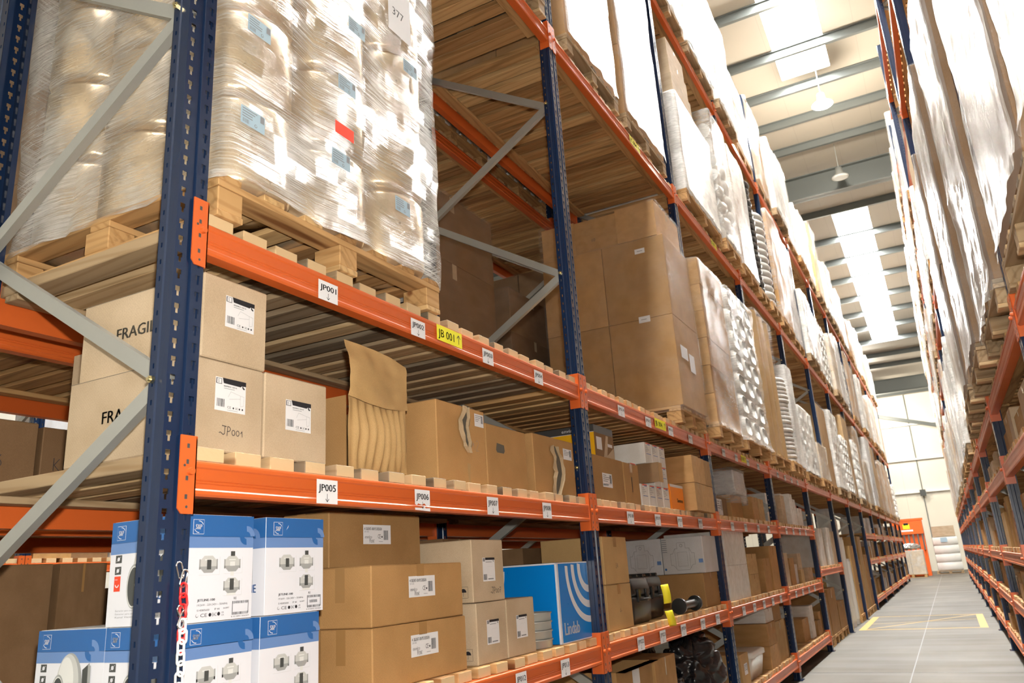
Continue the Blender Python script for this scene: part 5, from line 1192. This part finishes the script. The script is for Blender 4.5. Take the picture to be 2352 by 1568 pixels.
carton(-0.06, 7.42, D2, 0.5, 0.3, 0.25, 'brown carton right of the bagged box, third shelf', 'kraft'); carton(-0.06, 7.73, D2, 0.5, 0.3, 0.245, 'brown carton before the fourth post, third shelf', 'kraft_golden'); t = ctn(-0.15, 6.05, D2, 0.5, 0.6, 0.2, 'grey carton with a white sheet past the third post, third shelf', 'kraft_dark', None); flabel(t, 0.2, 0.03, 0.2, 0.15, 'plain', 9)
# generic rows of cartons further down
rq = random.Random(5)
MT = ['kraft', 'kraft_golden', 'kraft_pale', 'white_board', 'kraft', 'kraft_golden', 'white_board', 'grey_board']
MN = {'kraft': 'brown', 'kraft_golden': 'golden', 'kraft_pale': 'beige', 'white_board': 'white', 'grey_board': 'grey', 'kraft_dark': 'dark brown'}
def fill(x, y0, y1, z, hmax, where, sgn=1, wmin=0.18, wmax=0.5, group='cartons far down the racks', gaps=0.12, mats_=None, dmax=0.6):
    y = y0; i = 0
    while y < y1 - wmin:
        w = min(rq.uniform(wmin, wmax), y1 - y - 0.01)
        if rq.random() > gaps:
            mt = rq.choice(mats_ or MT); d = rq.uniform(0.3, dmax); h = rq.uniform(0.4, 0.98) * hmax; n = 2 if h > 0.34 and rq.random() < 0.6 else 1
            xx = x + sgn * rq.uniform(-0.07, 0.02)
            for q in range(n):
                lab = '%s carton%s, %s place, %s' % (MN[mt], (' below', ' above')[q] if n == 2 else '', ORD[min(i, 15)], where)
                hh = h / n - 0.002
                if sgn > 0: carton(xx, y, z + q * h / n, d, w, hh, lab, mt, 'tape', group=group)
                else: carton(xx, y + w, z + q * h / n, d, w, hh, lab, mt, 'tape', group=group, rot=180)
            i += 1
        y += w + rq.uniform(0.004, 0.03)
FAR = {}
def fill_stuff(key, x, y0, y1, z, hmax, sgn=1, wmin=0.3, wmax=0.55):
    m = FAR.setdefault(key, MB()); y = y0
    while y < y1 - wmin:
        w = min(rq.uniform(wmin, wmax), y1 - y - 0.01)
        if rq.random() > 0.1:
            mt = rq.choice(MT); d = rq.uniform(0.3, 0.6); h = rq.uniform(0.4, 0.98) * hmax; xx = x + sgn * rq.uniform(-0.07, 0.02); a, b = sorted((xx, xx - sgn * d))
            if rq.random() < 0.5: m.bbox(a, b, y, y + w, z, z + h / 2 - 0.002, mt); m.bbox(a, b, y, y + w, z + h / 2, z + h, mt)
            else: m.bbox(a, b, y, y + w, z, z + h, mt)
        y += w + rq.uniform(0.004, 0.03)
def bays(b): return '%s bay, left rack' % ORD[b]
fill(-0.05, 8.5, 11.1, D2, 0.42, 'third shelf, ' + bays(3), mats_=['white_board', 'white_board', 'kraft_golden', 'kraft_pale'], gaps=0.0)
fill(-0.05, 9.15, 11.0, D1, 0.40, 'second shelf, ' + bays(3), gaps=0.1)
fill(-0.05, 8.5, 11.1, D0, 0.42, 'bottom shelf, ' + bays(3), gaps=0.15, mats_=['kraft_golden', 'kraft', 'white_board'])
t = tag(empty('blue_picture_box', (-0.045, 8.52, D1)), 'blue picture box with grey fan photo past the fourth post, second shelf', 'box')
m = MB(); m.bbox(-0.45, 0, 0, 0.42, 0, 0.385, 'print_sky', 0.004); m.build('carton_body', t)
m = MB(); f = side(m, -0.45, 0, 0); f.rect(0.38, 0, 0.45, 0.385, 'label_blue'); f.disc(0.2, 0.25, 0.08, 'fan_light', 2); f.disc(0.27, 0.09, 0.07, 'fan_dark', 2); f.rect(0, 0.36, 0.45, 0.385, 'print_red', 2); m.build('end_print', t)
m = MB(); f = front(m, 0, 0, 0); f.rect(0.12, 0, 0.42, 0.385, 'kraft_pale'); m.build('front_print', t)
fill(-0.05, 11.3, 13.9, 1.1415, 0.85, 'second shelf, ' + bays(4), gaps=0.0, wmin=0.3, mats_=['kraft_golden', 'white_board', 'kraft_pale'])
# floor-standing goods under the open bays
for j, (y, w, h) in enumerate(((11.35, 0.5, 0.75), (11.95, 0.9, 0.8), (12.95, 0.85, 0.55))):
    pallet(-0.05, y, 0.0, w + 0.02, 'pallet on the floor under brown cartons, fifth bay, %s' % ORD[j]); carton(-0.06, y + 0.01, PALH, 0.8, w, h - PALH, 'brown carton on a floor pallet, fifth bay, %s' % ORD[j], 'kraft')
for j, y in enumerate((14.24, 14.62, 15.1, 15.7)):
    m = MB(); r = (0.14, 0.17, 0.2, 0.13)[j]; h = (2.1, 1.95, 1.6, 1.2)[j]; m.cyl((0, 0, 0), (0, 0, h), r, n=18, mat='grey_board'); m.cyl((0, 0, 0.1), (0, 0, h - 0.05), r + 0.008, n=18, mat='hose_white', caps=False)
    tag(m.build('standing_roll', loc=(-0.05 - r, y, 0.002)), 'tall grey roll standing on the floor in the open bays, %s along' % ORD[j], 'roll')
for j, y in enumerate((15.98, 16.95, 17.8, 18.7)):
    pallet(-0.03, y, 0.0, 0.72, 'floor pallet in the open bays, %s' % ORD[j]); carton(-0.05, y + 0.01, PALH, 0.8, 0.7, (1.3, 0.9, 1.5, 1.1)[j], '%s big carton on a floor pallet, open bays, %s along' % (('golden', 'brown') * 2)[j:j+1][0] if False else 'big carton on a floor pallet in the open bays, %s along' % ORD[j], ('kraft_golden', 'kraft')[j % 2])
for b in range(7, NB):
    for z, nm, hm in ((0.227, 'bottom shelf', 0.6), (1.10, 'second shelf', 0.45), (1.70, 'third shelf', 0.45)):
        if b < 9: fill(-0.05, b * L + 0.1, b * L + 2.7, z + 0.0415, hm, '%s, %s' % (nm, bays(b)), wmin=0.3, wmax=0.6)
        else: fill_stuff('left', -0.05, b * L + 0.1, b * L + 2.7, z + 0.0415, hm)
# rack behind: dark boxes seen through the near bays
for j, (y, w, h) in enumerate(((0.10, 0.34, 0.30), (0.46, 0.17, 0.29), (0.70, 0.45, 0.28), (1.3, 0.5, 0.3), (1.9, 0.5, 0.25))):
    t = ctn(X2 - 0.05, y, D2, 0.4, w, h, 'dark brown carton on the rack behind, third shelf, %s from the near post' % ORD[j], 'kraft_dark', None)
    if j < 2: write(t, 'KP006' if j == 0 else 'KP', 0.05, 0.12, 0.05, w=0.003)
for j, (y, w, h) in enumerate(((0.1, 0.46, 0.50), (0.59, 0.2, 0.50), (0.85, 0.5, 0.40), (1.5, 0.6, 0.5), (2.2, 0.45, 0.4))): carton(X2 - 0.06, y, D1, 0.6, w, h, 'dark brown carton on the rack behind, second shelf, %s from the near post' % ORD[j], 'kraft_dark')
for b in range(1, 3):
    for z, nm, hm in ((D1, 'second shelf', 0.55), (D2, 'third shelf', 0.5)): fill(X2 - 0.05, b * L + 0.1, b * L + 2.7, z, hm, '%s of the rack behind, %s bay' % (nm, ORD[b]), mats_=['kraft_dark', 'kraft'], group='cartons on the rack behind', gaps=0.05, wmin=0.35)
for b in range(3):
    for z, nm, hm in ((0.98, 'second shelf', 0.6), (1.7155, 'third shelf', 0.55), (2.4055, 'fourth level', 1.2)): fill(X3 - 0.05, b * L + 0.1, b * L + 2.7, z, hm, '%s across the far aisle, %s bay' % (nm, ORD[b]), mats_=['kraft_dark', 'kraft', 'grey_board'], group='cartons across the far aisle', gaps=0.1, wmin=0.35)
for j, (y, w, h, nz) in enumerate(((2.95, 1.3, 1.75, 3), (4.5, 0.95, 1.25, 3), (5.8, 1.2, 1.9, 4), (7.1, 1.15, 1.7, 3), (0.3, 1.1, 1.5, 3))):
    pallet(X2 - 0.02, y, P3, w, 'pallet on the rack behind, fourth level, %s load' % ORD[j], 1); load('cartons', X2 - 0.02, y + 0.005, P3 + PALH, w - 0.01, 1.1, h, 'brown wrapped carton load on the rack behind, fourth level, %s along' % ORD[(1, 2, 3, 4, 0)[j]], mat='kraft_dark', ny=1, nz=nz, film='film_clear', seed=50 + j, group='wrapped loads on the rack behind')
for j, (y, h) in enumerate(((3.1, 1.0), (4.32, 1.2), (5.9, 1.5), (7.12, 1.5), (8.6, 1.5), (9.85, 1.5))):
    pallet(X2 - 0.02, y, P4, 1.15, 'pallet on the rack behind, fifth level, %s load' % ORD[j]); load('bags', X2 - 0.02, y + 0.005, P4 + PALH, 1.1, 1.1, h, 'white wrapped load on the rack behind, fifth level, %s along' % ORD[j], detail=False, film='film_milky', seed=60 + j, group='wrapped loads on the rack behind')

# ------------------------------------------------------------------ chain at the nearest post
t = tag(empty('plastic_chain', (0.022, 0.020, 1.395)), 'red and white plastic chain hanging from clips on the nearest blue post', 'chain')
def link(mat, z, k, x=0.0, y=0.0, s=1.0, tilt=0.0):
    pts = []; a, b = 0.0085 * s, 0.017 * s
    for i in range(20):
        th = 2 * PI * i / 20; u = a * math.cos(th); v = (b - a) * (1 if math.sin(th) > 0 else -1) + a * math.sin(th)
        pts.append((u * (0.25 if k else 1.0) + 0, u * (1.0 if k else 0.25), v))
    m = MB(); m.tube(pts, 0.0029 * s, 8, mat, True); o = m.build('chain_link', t, loc=(x, y, z)); o.rotation_euler = (tilt, 0, 0); o['label'] = ('red chain link' if mat == 'red_plastic' else 'white chain link')
def clip(z, x, y, tilt):
    pts = [(0, 0.008 * math.cos(a), (0.013 if math.sin(a) > 0 else -0.013) + 0.008 * math.sin(a)) for a in [2 * PI * i / 20 for i in range(20)]]
    m = MB(); m.tube(pts, 0.0021, 8, 'chrome', True); o = m.build('snap_clip', t, loc=(x, y, z)); o.rotation_euler = (tilt, 0, 0); o['label'] = 'shiny metal clip'
clip(-0.004, -0.008, -0.006, 0.3); clip(-0.024, 0.0, 0.0, -0.25)
link('red_plastic', -0.052, 0, 0, 0.001); link('red_plastic', -0.077, 1, 0.0, 0.003, tilt=0.15); link('red_plastic', -0.103, 0, -0.003, 0.005); 
clip(-0.108, 0.0, 0.0, 0.5); clip(-0.122, 0.004, -0.002, -0.4)
for q in range(3): link('red_plastic', -0.135 - q * 0.024, q % 2, -0.010, 0.010)
for q in range(14): link('white_plastic', -0.137 - q * 0.0245, q % 2, 0.004 + 0.001 * math.sin(q), 0.003 * math.sin(q * 2))

# ------------------------------------------------------------------ right rack goods
def rload(kind, z, y, w, h, label, x=XR - 0.04, pn=1, **k):
    o = pallet(x, y, z, w, 'pallet under the ' + label, pn, 1.15, 'pallets on the racks'); o.rotation_euler = (0, 0, PI); o.location = (x, y + w, z)
    return load(kind, x, y + w - 0.005, z + PALH, w - 0.01, 1.12, h, label, rot=180, **k)
RP = 2.3715
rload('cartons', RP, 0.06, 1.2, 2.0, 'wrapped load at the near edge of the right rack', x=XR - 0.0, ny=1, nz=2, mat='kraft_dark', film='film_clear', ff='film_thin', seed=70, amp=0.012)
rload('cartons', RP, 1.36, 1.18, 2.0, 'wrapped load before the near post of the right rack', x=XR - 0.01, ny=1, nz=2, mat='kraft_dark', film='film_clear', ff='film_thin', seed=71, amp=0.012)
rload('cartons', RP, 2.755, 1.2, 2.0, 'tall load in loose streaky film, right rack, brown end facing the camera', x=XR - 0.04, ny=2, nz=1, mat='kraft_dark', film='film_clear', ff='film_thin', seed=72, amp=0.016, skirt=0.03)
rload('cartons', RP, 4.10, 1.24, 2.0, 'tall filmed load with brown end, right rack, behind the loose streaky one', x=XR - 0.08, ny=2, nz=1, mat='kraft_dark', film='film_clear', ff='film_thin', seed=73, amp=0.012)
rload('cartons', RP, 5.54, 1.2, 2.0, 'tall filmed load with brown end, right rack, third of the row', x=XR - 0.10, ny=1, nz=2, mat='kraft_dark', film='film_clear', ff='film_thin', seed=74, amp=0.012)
rload('cartons', RP, 6.95, 1.15, 1.7, 'wrapped golden load, right rack, beyond the three tall ones', x=XR - 0.06, ny=1, nz=3, mat='kraft_golden', film='film_thin', seed=75)
for b in range(13):
    for z, nm, hmax, st in ((2.3715, 'fifth level', 2.1, 3), (4.7615, 'sixth level', 1.3, 3), (6.3915, 'seventh level', 1.5, 4), (8.1415, 'top level', 1.3, 5)):
        if b < st: continue
        for k in (0, 1): auto(z, YR + b * L + 0.1 + k * 1.33, rg.uniform(1.1, 1.25), rg.uniform(0.62, 0.95) * hmax, '%s, %s bay, right rack' % (nm, ORD[b]), XR - rg.uniform(0.0, 0.05), -1, ('nearer', 'farther')[k])
    for z, nm, hm in ((0.3415, 'bottom shelf', 0.3), (0.8215, 'second shelf', 0.28), (1.2815, 'third shelf', 0.45), (1.9115, 'fourth shelf', 0.25)):
        if b >= 6: fill_stuff('right', XR + 0.04, YR + b * L + 0.08, YR + b * L + 2.72, z, hm, -1)
        elif b >= 1: fill(XR + 0.04, YR + b * L + 0.08, YR + b * L + 2.72, z, hm, '%s, %s bay, right rack' % (nm, ORD[b]), -1, 0.2, 0.55, 'cartons on the right rack', gaps=0.1, mats_=['kraft', 'kraft_golden', 'kraft', 'kraft_pale'])

tag(FAR['left'].build('distant_cartons'), 'tiny distant cartons on the lower shelves at the far end of the left rack', 'boxes', kind='stuff')
tag(FAR['right'].build('distant_cartons'), 'tiny distant cartons on the lower shelves at the far end of the right rack', 'boxes', kind='stuff')
# ------------------------------------------------------------------ goods at the aisle end
t = tag(empty('orange_machine', (-0.65, 42.2, 0)), 'orange steel skip machine with ribbed lower half at the aisle end', 'machine')
m = MB(); m.box(0, 1.35, 0, 1.3, 1.95, 2.62, 'machine_orange'); m.box(0, 1.42, -0.02, 0.05, 2.58, 2.68, 'machine_orange'); m.build('top_panel', t)
m = MB(); m.box(0, 1.35, 0.15, 1.3, 0.0, 1.94, 'machine_orange'); m.build('body', t)
for k in range(7): m = MB(); m.box(0.05 + k * 0.2, 0.11 + k * 0.2, 0, 0.149, 1.2, 1.94, 'steel_grey'); m.build('rib', t)
m = MB(); f = side(m, 0.5, -0.003, 2.2); f.rect(0, 0, 0.3, 0.22, 'yellow_vinyl'); f.rect(-0.1, -0.12, 0.42, -0.04, 'paper'); f.rect(0.05, 0.18, 0.25, 0.28, 'ink'); m.build('sign_plate', t)
t = load('cartons', 0.55, 40.6, 0.142, 1.2, 1.15, 1.05, 'wide brown wrapped carton standing before the orange machine', ny=1, nz=1, mat='kraft_pale', film='film', seed=81)
pallet(0.55, 40.6, 0.0, 1.2, 'pallet under the wide wrapped carton at the aisle end')
bag(0.0, 41.1, 1.25, 0.5, 0.5, 0.16, 3.3, 'crumpled clear film heap on top of the wide wrapped carton', 'foil', 'film', 'film_heap')
carton(-0.72, 41.2, 0.0, 0.3, 0.7, 1.3, 'upright brown carton left of the wide wrapped carton, aisle end', 'kraft_golden')
pallet(2.08, 43.9, 0.0, 1.2, 'pallet under the white sacks at the aisle end', 1); tw = load('bags', 2.08, 43.9, 0.142, 1.2, 1.1, 1.6, 'stack of white sacks with pale blue sheet at the aisle end', nz=4, film='film_clear', seed=82, fold=0.0)
m = MB(); f = side(m, -0.75, -0.03, 1.35); f.rect(0, 0, 0.3, 0.22, 'label_sky'if 'label_sky' in MATS else 'label_blue'); m.build('blue_sheet', tw)
carton(2.02, 43.95, 1.76, 1.0, 1.0, 0.5, 'brown wrapped carton on top of the white sacks, aisle end', 'kraft_pale', 'clear_tape')
